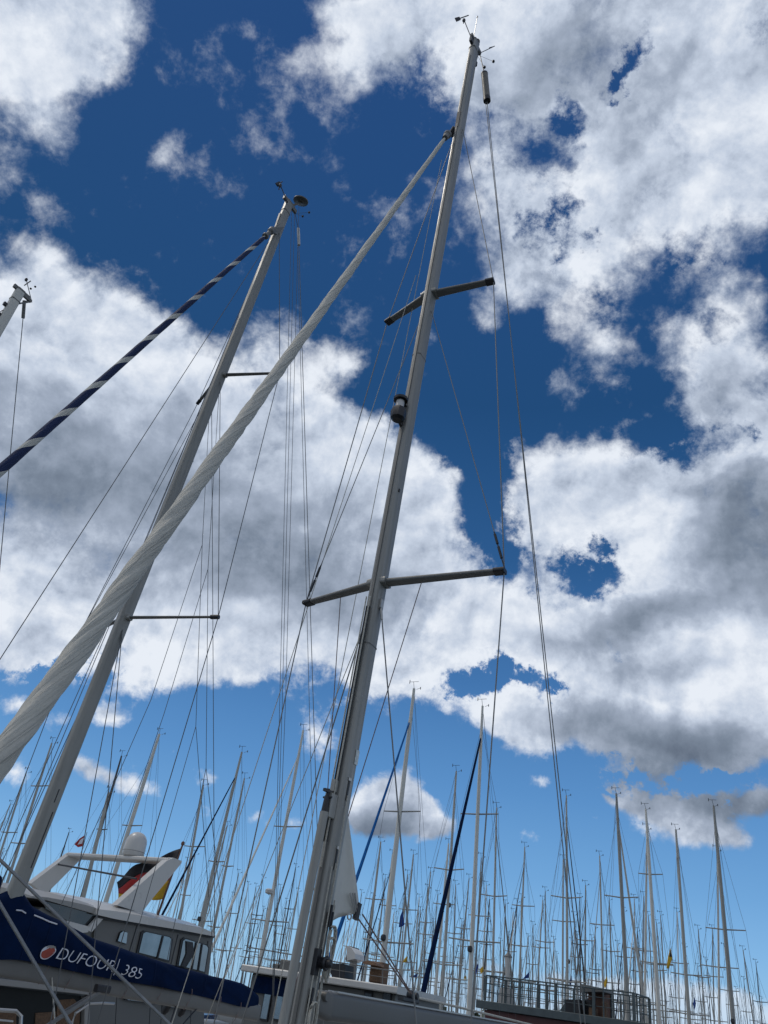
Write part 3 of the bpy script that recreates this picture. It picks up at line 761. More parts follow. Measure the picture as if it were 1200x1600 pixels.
    so = sl.modifiers.new('thickness', 'SOLIDIFY'); so.thickness = .004
    pc = MB(); pc.box(plane(558, 1424), UZ*.065+EA*.01, EA*.032, EP*.02, .5); build(pc, 'clew_protector', M_BLACK, sl)
    rg = MB(); cc = plane(543, 1432); rg.tube([cc+UZ*.022*math.sin(t)+EA*.03*math.cos(t)+e*.02 for t in [2*math.pi*k/16 for k in range(17)]], .007, n=6); build(rg, 'clew_ring', M_STEEL, sl)
    sb = MB()
    for q in range(3): sb.bar(plane(545+q*4, 1395)+e*.012, plane(552+q*2.5, 1424)+e*.012, .004, .012, up=EA)
    build(sb, 'reinforcement_strap', M_WHITE2, sl)
    for off in (-.035, .045):
        wire('outhaul', [plane(561, 1428)+EP*off, c+UZ*.05+EP*off+EA*(.1 if off > 0 else -.03)], .0065, root, M_ROPED, 8)
    wire('boom_line', [c+EA*.12+UZ*.03, g0+EA*2.4+UZ*.16, ge+UZ*.12], .011, root, M_ROPE, 8)
    for q in (.9, 1.2): wire('vang', [g0+EA*q-UZ*.1, base+EA*.2], .014, root, M_ROPED, 8) if q > 1 else None
    # hull, below the frame
    hm = hull_mesh(11.5, 3.8, 1.3).mesh('hull'); hm.materials.append(M_HULLW); h = bpy.data.objects.new('hull', hm); COL.objects.link(h); h.parent = root; h.rotation_euler = (0, 0, math.atan2(EA.y, EA.x))
    cm = cabin_mb(11.5, 3.8, 1.3).mesh('coachroof'); cm.materials.append(M_WHITE2); h = bpy.data.objects.new('coachroof', cm); COL.objects.link(h); h.parent = root; h.rotation_euler = (0, 0, math.atan2(EA.y, EA.x))
    return root
main_boat()
# ------------------------------------------------------------------ near boat 2: striped headsail, navy boom cover
DT = P(451, 319, 9.72); DB = extend(DT, P(61, 1300, 9.45), 1.7)
def cover_boat():
    root = thing('sailboat', 'sailboat with blue and white striped furled headsail and navy boom cover lettered DUFOUR 385', 'sailboat', (DB.x, DB.y, 0))
    base, top = DB, DT; u = (top-base).normalized(); e = -EP
    mast = near_mast(root, base, top, (.17, .11), 0, material=M_ALU2)
    def at(py):
        best = None
        for i in range(2001):
            p = lerp(base, top, i/2000); v = p-EYE; y = 800-FPX*v.dot(CU)/v.dot(CF)
            if best is None or abs(y-py) < best[0]: best = (abs(y-py), p)
        return best[1]
    st = MB(); st.bar(base+EA*.087, top+EA*.087-u*.5, .04, .01, up=EA); build(st, 'luff_slot', M_ALUD, mast)
    c1, _, r1 = spreader_pair(mast, (196, 965), None, (341, 964), 9.5, base, top, .055)
    c2, l2, r2 = spreader_pair(mast, (352, 588), (309, 630), (437, 583), 9.6, base, top, .06)
    l1 = c1 + (c1-r1) - EA*2*(c1-r1).dot(EA); l1.z = c1.z
    mb = MB(); mb.sweep([c1, l1], rrect(.055, .026, .01, 2), up=EA); build(mb, 'spreader', M_ALUD, mast)
    hz = at(365)
    chs = extend(r1, P(205, 1420, 9.05), 1.6); chp = c1 + (l1-c1)*1.02; chp = V((chp.x, chp.y, 1.6))
    for s, a, b, c in ((e*.055, r2, r1, chs), (-e*.055, l2, l1, chp)):
        wire('shroud', [hz+s, a, b, c], .0052, root)
        wire('intermediate_shroud', [at(598)+s, b], .0045, root)
    for s, q in ((e*.055, chs+EA*.2), (-e*.055, chp), (e*.055, chs-EA*.35)):
        wire('lower_shroud', [at(985)+s, V((q.x, q.y, 1.6))], .005, root)
    # stern end lines
    stern = base + EA*5.6; stern.z = 1.6
    bt = top+EA*.2
    q0, q1 = P(466, 357, 9.95), P(467, 383, 9.98)
    wire('backstay_pennant', [bt, q0], .006, root)
    cy = MB(); cy.tube([q0, q1], .028, n=10); build(cy, 'backstay_tensioner', M_STEEL, root)
    wire('backstay', [q1, extend(q1, P(488, 1050, 12.2), 1.7)], .006, root, M_WIREL)
    wire('backstay', [q1+EP*.03, extend(q1, P(483, 1050, 12.2), 1.7)], .0045, root, M_WIREL)
    for x0, x1, x2 in ((443, 437, 429), (449, 441, 431), (457, 446, 433)):
        wire('halyard', [lerp(top, P(x0+14, 322, 9.85), .8), P(x1, 1100, 11.0), extend(P(x1, 1100, 11.0), P(x2, 1420, 11.2), 2.6)], .0038, root, M_WIRE)
    # forestay with the striped sail
    fh = P(426, 359, 9.5); tk = extend(fh, P(-4, 739, 8.4), 1.9); k = (tk-fh).normalized()
    sm = sail_material('striped_cover_cloth', (.008, .022, .085), (.56, .54, .48), .66, .26, 2.0)
    sail = furled('furled_headsail', fh+k*.3, tk-k*.3, .036, .072, root, sm, 9, 240, 26, .06, 2.0, 1.0)
    sw = MB(); sw.lathe(fh-k*.02, [(.04, 0), (.062, .02), (.062, .12), (.04, .15)], 14, k); sw.tube([fh+k*.12, fh+k*.3], .036, n=12); sw.lathe(fh+k*.26, [(.04, 0), (.058, .02), (.058, .07), (.04, .08)], 14, k); sw.tube([fh-k*.3, fh], .012, n=6)
    build(sw, 'halyard_swivel', M_ALUD, sail)
    ff = MB(); ff.prism([fh-k*.35+EA*.1, fh+EA*.12, fh+k*.1, fh-k*.1], EP*.03); ff.box(at(350)-EA*.09, EA*.012, EP*.02, u*.2, .2); build(ff, 'forestay_fitting', M_ALUD, mast)
    wire('spinnaker_halyard', [at(385)-EA*.1, extend(P(412, 390, 9.4), P(0, 1030, 8.2), 1.8)], .0055, root)
    wire('halyard', [at(500)-EA*.1, P(232, 835, 9.4), extend(P(232, 835, 9.4), P(60, 1220, 9.2), 1.8)], .0045, root)
    wire('halyard', [at(505)-EA*.1, extend(at(505)-EA*.1, P(218, 865, 9.2), 1.8)], .0045, root)
    # masthead gear
    im = MB(); ribbed_vane(im, P(449, 316, 9.6), P(438, 289, 9.55), P(432, 289, 9.55), P(441, 284, 9.6), 1.1); build(im, 'wind_vane', M_BLACK, mast)
    gd = MB(); c = P(470, 314, 9.85); ax = V((.05, -.3, 1)); gd.lathe(c, [(.02, -.06), (.04, -.04), (.145, -.015), (.15, .0), (.145, .015), (.03, .03)], 26, ax); gd.bar(top+EA*.05, c-ax*.04, .04, .04); build(gd, 'gps_disc', mat('disc_grey', (.12, .115, .105), .6, 0, .1), mast)
    cu = MB(); c0 = top+EA*.2-u*.03
    for q in ((473, 338), (483, 332)): cu.lathe(P(q[0], q[1], 9.95), [(.01, -.025), (.022, -.01), (.022, .01), (.01, .025)], 8); cu.tube([c0, P(q[0], q[1], 9.95)], .003, n=4)
    build(cu, 'wind_cups', M_BLACK, mast)
    bx = MB(); bx.box(at(1243)+e*.056, u*.07, EA*.006, e*.002, 0); bx.box(at(1310)+EA*.03+e*.056, u*.28, EA*.006, e*.002, 0); build(bx, 'halyard_exit', M_BLACK, mast)
    for py, off in ((890, -.09), (895, -.09), (715, .09)):
        w = MB(); w.lathe(at(py)+EA*off, [(.01, -.02), (.02, -.01), (.02, .01), (.01, .02)], 8, e); build(w, 'pad_eye', M_STEEL, mast)
    # boom + cover, profile read on the vertical plane of the boom
    org = base + e*.10; org.z = 0
    def pl(px, py):
        v = ray(px, py); p = EYE + v*((org-EYE).dot(EP)/v.dot(EP)); return (p-V((base.x, base.y, 0))).dot(EA), p.z
    topl = [pl(*q) for q in ((-30, 1425), (0, 1402), (22, 1392), (42, 1391), (58, 1416), (78, 1428), (104, 1440), (133, 1456), (158, 1469), (183, 1477), (217, 1489), (250, 1500), (285, 1511), (317, 1520), (342, 1527), (366, 1532), (387, 1538), (402, 1546), (412, 1557))]
    botl = [pl(*q) for q in ((-30, 1495), (0, 1500), (25, 1499), (56, 1504), (90, 1512), (125, 1520), (180, 1531), (250, 1542), (325, 1559), (377, 1573), (405, 1577))]
    def itp(L, t):
        if t <= L[0][0]: return L[0][1]
        for (a, za), (b, zb) in zip(L, L[1:]):
            if t <= b: return za + (zb-za)*(t-a)/(b-a)
        return L[-1][1]
    t0, t1 = topl[0][0], topl[-1][0]
    B0 = V((base.x, base.y, 0)); rnd = random.Random(2)
    def half(t, h):     # half width of the cover at relative height h (0 foot, 1 ridge)
        w = .115 + .03*math.sin(t*1.3)
        taper = 1 if t < t1-.5 else .45+.55*(t1-t)/.5
        crease = .04*mn.noise(V((t*2.2, h*1.3, 1))) + .028*mn.noise(V((t*5+h*3, h*2.2, 4))) + .011*mn.noise(V((t*13-h*4, h*4, 9)))
        return (w*math.cos((h-.28)*1.15*1.2)*(1 if h < .8 else math.sqrt(max(0, 1-((h-.8)/.2)**2))*.9+.06) + crease*(1-h*.4))*taper
    def spt(t, h, side): # side -1 = camera side (e)
        zb, zt = itp(botl, t), itp(topl, t)
        return B0 + EA*t + e*(half(t, h)*(-side)) + UZ*(zb+(zt-zb)*h)
    mb = MB(); nt_, nh = 90, 16; rings = []
    for i in range(nt_+1):
        t = t0+(t1-t0)*i/nt_; i0 = len(mb.v)
        for j in range(nh+1): mb.v.append(spt(t, j/nh, -1))
        for j in range(nh, -1, -1): mb.v.append(spt(t, j/nh, 1))
        rings.append(list(range(i0, i0+2*nh+2)))
    for a, b in zip(rings, rings[1:]): mb.join(a, b)
    mb.cap(rings[0], True); mb.cap(rings[-1])
    zb0 = 2.78
    bm = MB(); tend = t1+.05
    bpro = [pl(30, 1512), pl(400, 1583)]
    za, zc = bpro[0][1], bpro[1][1]; zm = (za+zc)/2
    bm.sweep([B0+EA*.1+UZ*(za), B0+EA*tend+UZ*(zc)], rrect(.19, .11, .04, 4), up=UZ); boom = build(bm, 'boom', M_ALUD, root)
    cover = build(mb, 'boom_cover', M_NAVY, boom)
    # white piping on the cover, lettering and mark
    pp = MB()
    for seg in ([(25, 1422), (34, 1423), (40, 1427)], [(54, 1430), (66, 1435), (76, 1440), (88, 1444)]):
        pts = []
        for q in seg:
            t, z = pl(*q); h = (z-itp(botl, t))/(itp(topl, t)-itp(botl, t)); h = min(.95, max(.05, h)); pts.append(spt(t, h, -1)+e*.008)
        pp.tube(pts, .007, n=5)
    build(pp, 'piping', M_TRIM, cover)
    def letter(txt, p0, p1, hpx, shear, mat_):
        # map the lettering on to the cover's side between two points read on it
        cu_ = bpy.data.curves.new('lettering', 'FONT'); cu_.body = txt; cu_.size = 1; cu_.shear = shear; cu_.offset = -.012
        ob = bpy.data.objects.new('lettering', cu_); COL.objects.link(ob)
        bpy.context.view_layer.update()
        me = bpy.data.meshes.new_from_object(ob.evaluated_get(bpy.context.evaluated_depsgraph_get()))
        COL.objects.unlink(ob); bpy.data.objects.remove(ob)
        xs = [v.co.x for v in me.vertices]; x0, x1 = min(xs), max(xs); ys = [v.co.y for v in me.vertices]; y0, y1 = min(ys), max(ys)
        (ta, za_), (tb, zb_) = pl(*p0), pl(*p1)
        for v in me.vertices:
            s = (v.co.x-x0)/(x1-x0); t = ta+(tb-ta)*s
            z = za_+(zb_-za_)*s + (v.co.y-max(0, 0))*hpx
            h = (z-itp(botl, t))/(itp(topl, t)-itp(botl, t)); h = min(.98, max(.02, h))
            q = spt(t, h, -1) + e*.015; q.z = z; v.co = q
        me.materials.append(mat_)
        for p in me.polygons: p.use_smooth = False
        return link('lettering', me, cover, 'white slanted lettering ' + txt)
    letter('DUFOUR', (82, 1497), (171, 1518), .155, .32, M_TRIM)
    letter('385', (183, 1522), (215, 1530), .155, .32, M_TRIM)
    ln = MB(); a, b = pl(172, 1523), pl(183, 1498)
    def sp(t, z): 
        h = (z-itp(botl, t))/(itp(topl, t)-itp(botl, t)); q = spt(t, min(.95, max(.05, h)), -1)+e*.01; q.z = z; return q
    ln.tube([sp(*a), sp(lerp(a[0], b[0], .5), lerp(a[1], b[1], .5)), sp(*b)], .0035, n=4); build(ln, 'lettering', M_TRIM, cover, 'thin white slanted stroke before the number')
    for rr, mt, offs in ((1.0, M_TRIM, .006), (.86, M_LOGO, .010)):
        lg = MB(); tc_, zc_ = pl(70, 1487.5); pts = []
        for k in range(28):
            a = 2*math.pi*k/28; t = tc_+.085*rr*math.cos(a); z = zc_+.062*rr*math.sin(a)+.02*rr*math.cos(a)
            q = sp(t, z)+e*offs; pts.append(q)
        lg.v = pts; lg.f = [tuple(range(28))]; build(lg, 'round_mark', mt, cover, 'oval orange mark with a pale rim' if rr < 1 else None)
    wv = MB(); tc_, zc_ = pl(73, 1483.5)
    lg = MB(); lg.v = [sp(tc_+x, zc_+z)+e*.016 for x, z in ((-.045, .0), (-.02, .022), (0, .008), (.03, .022), (.05, .014), (.055, .034), (.015, .043), (-.035, .03))]; lg.f = [tuple(range(8))]; build(lg, 'round_mark', M_WHITE2, cover, 'grey upper part of the oval mark')
    for px in (28, 58, 120, 245, 330):
        t = pl(px, 1500)[0]; sm = MB()
        sm.tube([spt(t+.02*(k/8), .03+.9*k/8, -1)+e*.004 for k in range(9)], .004, n=4); build(sm, 'canvas_seam', mat('seam_thread', (.01, .02, .06), .9, 0, .1, spec=.1) if px == 28 else bpy.data.materials['seam_thread'], cover)
    for px in (70, 112, 160, 205, 258, 305, 352, 385):
        t = pl(px, 1530)[0]; z = itp(botl, t); c = B0+EA*t+UZ*(z+.02)+e*.09
        ls = MB(); ls.tube([c+UZ*.03, c-UZ*.02+e*.012, c-UZ*.12-e*.02, c-UZ*.19-e*.06], .004, n=5); build(ls, 'lashing', M_ROPED, cover)
    # lazy jacks
    P1, P2 = P(316, 851, 10.2), P(325, 889, 10.25)
    def onb(px, py): t, z = pl(px, py); return B0+EA*t+UZ*z
    wire('lazy_jack', [at(640)+e*.05, P1, P(236, 1093, 9.9), onb(96, 1436)], .004, root); wire('lazy_jack', [P1, P(306, 1135, 10.5), onb(345, 1525)], .004, root); wire('lazy_jack', [P(306, 1135, 10.5), onb(215, 1488)], .004, root)
    wire('lazy_jack', [at(600)+e*.05, P2, P(257, 1113, 10.1), onb(150, 1463)], .004, root); wire('lazy_jack', [P2, P(322, 1200, 10.6), onb(367, 1530)], .004, root); wire('lazy_jack', [P(322, 1200, 10.6), onb(270, 1505)], .004, root)
    wire('topping_lift', [at(630)+EA*.05, onb(345, 1530)], .0045, root)
    # ropes and blocks under the boom
    wire('boom_rope', [onb(90, 1517), P(86, 1600, 9.6)], .007, root, M_ROPE)
    for (x, y), (x2, y2) in (((330, 1563), (268, 1600+20)), ((290, 1556), (262, 1610)), ((150, 1528), (140, 1560))):
        w = wire('mainsheet', [onb(x, y)-UZ*.0, P(x2, y2, 11)], .008, root, M_BLACK)
    vg = MB(); vg.tube([P(158, 1548, 9.9), P(60, 1612, 9.3)], .02, n=10); vg.tube([P(166, 1540, 10.0), P(100, 1580, 9.6)], .012, n=8); build(vg, 'rigid_vang', M_ALUD, root)
    vb = MB(); vb.box(P(160, 1545, 9.9), EA*.09, e*.03, UZ*.035, .4); build(vb, 'vang_block', M_BLACK, root)
    for px, py, D in ((262, 1572, 11.2), (286, 1576, 11.5)):
        b = MB(); c = P(px, py, D); b.lathe(c, [(.02, -.09), (.045, -.05), (.045, .05), (.02, .09)], 10, V((.3, 0, 1))); build(b, 'pulley_block', M_BLACK, root)
    hm = hull_mesh(11.2, 3.7, 1.25).mesh('hull'); hm.materials.append(M_HULLW); h = bpy.data.objects.new('hull', hm); COL.objects.link(h); h.parent = root; h.rotation_euler = (0, 0, math.atan2(EA.y, EA.x))
    cm = cabin_mb(11.2, 3.7, 1.25).mesh('coachroof'); cm.materials.append(M_WHITE2); h = bpy.data.objects.new('coachroof', cm); COL.objects.link(h); h.parent = root; h.rotation_euler = (0, 0, math.atan2(EA.y, EA.x))
    # pushpit rails
    pr = MB()
    pr.tube([P(112, 1600, 9.9), P(118, 1583, 9.9), P(140, 1568, 10), P(160, 1567, 10.1), P(178, 1568, 10.3)], .014, n=8)
    build(pr, 'guard_rail', M_STEEL, root)
    pr = MB(); pr.tube([P(-20, 1577, 7.6), P(25, 1580, 7.8), P(33, 1588, 7.8), P(31, 1630, 7.8)], .014, n=8); build(pr, 'guard_rail', M_STEEL, root)
cover_boat()

# ------------------------------------------------------------------ boat 3: mast top at the left edge
def edge_boat():
    T = P(31, 456, 14); B = extend(T, P(-168, 800, 13.9), 1.4)
    root = thing('sailboat', 'sailboat whose pale mast top leans in at the left edge above the clouds', 'sailboat', (B.x, B.y, 0))
    u = (T-B).normalized(); mast = near_mast(root, B, T, (.19, .13), 0, material=M_FARW)
    bt = T+EA*.28; q0, q1 = P(38, 470, 14.3), P(36, 497, 14.4)
    ar = MB(); ar.bar(T, bt, .05, .07); ar.bar(T-u*.25+EA*.1, bt, .03, .03); build(ar, 'backstay_crane', M_ALUD, mast)
    cy = MB(); cy.tube([q0, q1], .035, n=8); cy.tube([bt, q0], .012, n=6); build(cy, 'backstay_tensioner', M_ALUD, root)
    wire('backstay', [q1, extend(q1, P(-2, 905, 15.5), 1.6)], .009, root, M_WIREL)
    im = MB(); c = P(41, 437, 14.2); im.tube([T+EA*.3, c], .008, n=6); im.tube([P(38, 446, 14.2), P(48, 439, 14.2)], .011, n=6); im.lathe(c, [(.015, -.04), (.03, -.02), (.03, .02), (.015, .04)], 8)
    for q in ((48, 451), (55, 448)): im.lathe(P(q[0], q[1], 14.2), [(.01, -.02), (.022, -.01), (.022, .01), (.01, .02)], 8)
    build(im, 'masthead_instruments', M_BLACK, mast)
    sh = MB()
    for d in (.5, .8): sh.box(T-u*d-EA*.12, EA*.035, EP*.03, u*.045, .4)
    build(sh, 'halyard_sheave', M_BLACK, mast)
    for f in (.42, .7):
        c = lerp(B, T, f)
        for s in (-1, 1): build(MB().tube([c, c+EP*s*1.3*(1.2-f*.5)+EA*.2], .04, .03, n=6), 'spreader', M_ALUD, mast)
    wire('forestay', [lerp(B, T, .97), B-EA*4.6+UZ*.2], .008, root)
    hm = hull_mesh(12, 3.9, 1.3).mesh('hull'); hm.materials.append(M_HULLW); h = bpy.data.objects.new('hull', hm); COL.objects.link(h); h.parent = root; h.rotation_euler = (0, 0, math.atan2(EA.y, EA.x))
edge_boat()

# ------------------------------------------------------------------ mooring lines crossing the lower left corner
for i, (a, b, lab) in enumerate((((P(-40, 1305, 3.3)), P(290, 1625, 3.6), 'taut grey twisted mooring line crossing in front of the lettered navy boom cover'),
                    ((P(-40, 1345, 3.1)), P(130, 1635, 3.2), 'shorter steep grey mooring line in the lower left corner'))):
    d = (b-a)
    mb = MB(); n = 90; pts = [a+d*(-.25+1.5*k/n) for k in range(n+1)]
    mb.sweep(pts, [(.0056*(1+.1*math.cos(3*2*math.pi*k/12))*math.cos(2*math.pi*k/12), .0056*(1+.1*math.cos(3*2*math.pi*k/12))*math.sin(2*math.pi*k/12)) for k in range(12)])
    tag(build(mb, 'mooring_line', M_TUBE), lab, 'mooring line', 'mooring lines in the corner')
fb = MB(); fb.lathe(P(-26, 1392, 5.2), [(.02, -.11), (.07, -.08), (.085, 0), (.07, .08), (.02, .11)], 14); 
tag(build(fb, 'fender', M_NAVY), 'dark navy rounded fender at the left edge beside the near mast foot', 'fender')

# ------------------------------------------------------------------ motor yacht with wheelhouse and arch
def motor_yacht():
    # local frame: origin on the near side of the wheelhouse at the front, x aft, y to the far side
    A = P(75, 1470, 14.0); A.z = 0
    root = thing('motor_yacht', 'grey and white motor yacht with a windowed wheelhouse, raked arch and white satellite dome', 'motor yacht', (A.x, A.y, 0))
    def L(x, y, z): return A + EA*x + EP*y + UZ*z
    def side(px, py, y=0.):
        v = ray(px, py); o = L(0, y, 0); p = EYE + v*((o-EYE).dot(EP)/v.dot(EP)); return p
    def xz(px, py, y=0.):
        p = side(px, py, y); return (p-A).dot(EA), p.z
    def slab(pts, y, th): # outline read on the side plane, given thickness across
        return [side(px, py, y) for px, py in pts]
    Wd = 3.0
    # house
    hx0, hz_ = xz(150, 1437); hx1, _ = xz(331, 1462)
    hb = MB(); zt = 3.74
    pr = [L(hx0-.1, 0, zt), L(hx1, 0, zt), L(hx1+.02, 0, 2.2), L(hx0+.2, 0, 2.2)]
    pr = slab([(150, 1431), (333, 1462), (322, 1560), (140, 1535)], 0, 0)
    hb.prism([p+EP*Wd/2 for p in pr], EP*Wd); house = build(hb, 'wheelhouse', M_GREYP, root, smooth=False)
    # roof: forward visor section and main roof, cambered
    def roofpiece(edge_top, edge_bot, name, over=.12, mt=M_WHITE):
        mb = MB(); n = len(edge_top); rings = []
        for (a, b) in zip(edge_top, edge_bot):
            x, z = xz(*a, -over); x2, z2 = xz(*b, -over); i0 = len(mb.v)
            m = [(-over, z2), (-over, lerp(z2, z, .7)), (.25, z+.03), (Wd/2, z+.14), (Wd-.25, z+.03), (Wd+over, lerp(z2, z, .7)), (Wd+over, z2)]
            for y, zz in m: mb.v.append(L(x, y, zz))
            rings.append(list(range(i0, i0+7)))
        for a, b in zip(rings, rings[1:]): mb.join(a, b)
        mb.cap(rings[0], True); mb.cap(rings[-1]); return build(mb, name, mt, root)
    roofpiece([(155, 1417), (185, 1419), (230, 1427), (280, 1438), (318, 1446), (334, 1455), (337, 1461)], [(155, 1430), (185, 1437), (230, 1445), (280, 1453), (318, 1460), (334, 1463), (338, 1464)], 'roof')
    roofpiece([(50, 1399), (75, 1400), (110, 1405), (135, 1410), (160, 1418)], [(50, 1403), (75, 1407), (110, 1417), (135, 1424), (160, 1431)], 'roof_visor', .05, M_WHITE2)
    # windscreen and pillars
    ws = MB(); ws.prism([p+EP*.02 for p in slab([(70, 1408), (155, 1430), (134, 1449), (112, 1442), (72, 1420)], 0, 0)], EP*.03); build(ws, 'windscreen', M_GLASS, root, smooth=False)
    wp = MB(); wp.prism([p-EP*.04 for p in slab([(149, 1432), (158, 1434), (139, 1456), (131, 1452)], 0, 0)], EP*.05); wp.prism([p-EP*.04 for p in slab([(100, 1438), (134, 1447), (133, 1456), (125, 1457), (100, 1446)], 0, 0)], EP*.06)
    build(wp, 'windscreen_pillar', M_WHITE, root, smooth=False)
    # fore part of the superstructure below
    lo = MB(); lo.prism([p+EP*Wd/2 for p in slab([(-60, 1480), (70, 1418), (150, 1440), (322, 1530), (322, 1800), (-60, 1800)], 0, 0)], EP*(Wd-.1)); build(lo, 'superstructure', M_GREYP, root, smooth=False)
    # windows: frame + pane as separate pieces
    def window(poly, name='window', pane=True, r=2.5):
        P0 = slab(poly, 0, 0); c = sum(P0, V())/len(P0)
        fr = MB(); fr.prism([c+(p-c)*1.12-EP*.010 for p in P0], EP*.03); f = build(fr, name, M_BLACK, root, smooth=False)
        pn = MB(); pn.prism([p-EP*.03 for p in P0], EP*.012); build(pn, 'pane', mat_glass2, f, smooth=False); return f
    global mat_glass2
    mat_glass2 = mat('cabin_glass', (.22, .25, .27), .04, .75, .25, 0, 1.6, spec=1.0)
    w1 = window([(186, 1458), (190, 1455), (197, 1457), (195, 1474), (182, 1470)])
    w2 = window([(222, 1458), (226, 1456), (262, 1464), (266, 1468), (261, 1500), (215, 1488)])
    w3 = window([(284, 1470), (288, 1467), (320, 1477), (323, 1481), (317, 1518), (277, 1508)], 'door')
    dv = MB()
    for a, b in (((252, 1462), (243, 1497)), ((304, 1472), (297, 1514)), ((313, 1475), (307, 1516))): dv.bar(side(*a)-EP*.045, side(*b)-EP*.045, .03, .02, up=EP)
    build(dv, 'window_divider', M_BLACK, w2)
    cs = MB(); cs.prism([p-EP*.045 for p in slab([(288, 1470), (298, 1472), (300, 1490), (287, 1512), (280, 1509), (288, 1490)], 0, 0)], EP*.02); build(cs, 'curtain', M_BLACK, w3, smooth=False)
    for a, b in (((214, 1446), (201, 1490)), ((278, 1460), (267, 1506)), ((325, 1470), (316, 1528))): build(MB().bar(side(*a)-EP*.003, side(*b)-EP*.003, .018, .01, up=EP), 'panel_seam', M_BLACK, house)
    rg = MB(); rg.bar(side(152, 1433, -.05), side(334, 1464, -.05), .03, .03, up=EP); build(rg, 'roof_gutter', M_BLACK, root)
    # lower saloon windows and the big opening at the left
    for poly in ([(196, 1551), (246, 1557), (244, 1568), (197, 1562)], [(260, 1561), (303, 1567), (302, 1576), (261, 1573)]): window(poly)
    op = MB(); op.prism([p-EP*.02 for p in slab([(-60, 1534), (124, 1556), (122, 1640), (-60, 1640)], 0, 0)], EP*.04); o = build(op, 'saloon_window', mat('dark_interior', (.010, .012, .012), .5, 0, .5, 0, 2, spec=.2), root, smooth=False)
    tr = MB(); tr.bar(side(-60, 1527)-EP*.10, side(137, 1549)-EP*.10, .14, .075, up=UZ); tr.bar(side(130, 1555)-EP*.06, side(126, 1660)-EP*.06, .10, .10, up=EP); build(tr, 'window_frame', M_WHITE2, o)
    iw = MB(); iw.prism([p-EP*.045 for p in slab([(86, 1562), (112, 1560), (122, 1572), (118, 1640), (84, 1640)], 0, 0)], EP*.02); iw.prism([p-EP*.046 for p in slab([(52, 1582), (84, 1580), (86, 1640), (50, 1640)], 0, 0)], EP*.02)
    iw.prism([p-EP*.046 for p in slab([(-30, 1576), (22, 1578), (20, 1640), (-30, 1640)], 0, 0)], EP*.02)
    build(iw, 'wicker_seat', M_WICKER, o, smooth=False)
    # hull
    hm = MB(); hm.prism([L(-3.5, Wd/2, 1.9), L(-2.2, Wd/2, -.2), L(6.4, Wd/2, -.2), L(6.4, Wd/2, 1.35), L(3.5, Wd/2, 1.5), L(3.0, Wd/2, 1.9)], EP*(Wd+.5)); build(hm, 'hull', M_HULLW, root)
    rl = MB()
    for (x, y), (x2, y2) in (((-40, 1590), (20, 1596)), ((150, 1567), (178, 1568))): rl.tube([side(x, y, -.6), side(x2, y2, -.6)], .013, n=6)
    rl.tube([side(320, 1573, -.3), side(352, 1576, -.3)], .03, n=8)
    build(rl, 'hand_rail', M_STEEL, root)
    for x in (183, 236, 254, 300): build(MB().tube([side(x, 1548, -.4), side(x-4, 1625, -.4)], .006, n=5), 'side_line', M_BLACK, root)
    # arch
    ya, yb = .25, Wd-.25
    def legp(y, fx, zx):  # leg outline in x,z, leaning aft
        return [L(x, y, z) for x, z in fx]
    tn = P(268, 1350, 14.55); xt = (tn-A).dot(EA); ztop = tn.z + .02
    bn = P(198, 1419, 14.2); xb = (bn-A).dot(EA); zb = bn.z
    out = slab([(178, 1414), (217, 1426), (231, 1407), (279, 1349), (280, 1345), (267, 1340), (256, 1345)], ya, 0)
    xz2 = lambda p: (p-A).dot(EA)
    tw = EP*.14
    ar = MB(); ar.prism(out, tw); arch = build(ar, 'radar_arch', M_WHITE, root)
    ar2 = slab([(45, 1380), (67, 1398), (125, 1340), (118, 1334), (107, 1333)], yb, 0)
    ar = MB(); ar.prism(ar2, tw); build(ar, 'arch_leg', M_WHITE, arch)
    na, nb_ = lerp(out[5], out[3], .4), lerp(ar2[4], ar2[2], .4)
    xt = (na-A).dot(EA); ztop = na.z-.05
    cb = MB(); cb.bar(na-UZ*.03, nb_-UZ*.02, .34, .07, ch=.5); build(cb, 'crossbar', M_WHITE, arch)
    sr = MB(); sr.tube([side(213, 1373, ya), side(88, 1350, yb)], .016, n=6); build(sr, 'cross_rod', M_BLACK, arch)
    # dome
    dc = lerp(na, nb_, .40)+UZ*.01
    dm = MB(); dm.lathe(dc, [(.15, 0), (.185, .02), (.20, .06), (.205, .10), (.2, .26), (.185, .32), (.15, .38), (.10, .42), (.04, .44), (0, .445)], 32); d = build(dm, 'satellite_dome', M_WHITE, arch)
    ds = MB(); ds.lathe(dc+UZ*.095, [(.2055, 0), (.208, .004), (.2055, .008)], 32); build(ds, 'dome_seam', M_ALUD, d)
    return root, L
YR, YL = motor_yacht()
def cloth(pts_grid, name, material, parent=None, th=.004):
    mb = MB(); n = len(pts_grid[0]); 
    for r in pts_grid: mb.v += r
    for i in range(len(pts_grid)-1):
        for j in range(n-1): q = i*n+j; mb.f.append((q, q+1, q+n+1, q+n))
    o = build(mb, name, material, parent); m = o.modifiers.new('thickness', 'SOLIDIFY'); m.thickness = th; return o
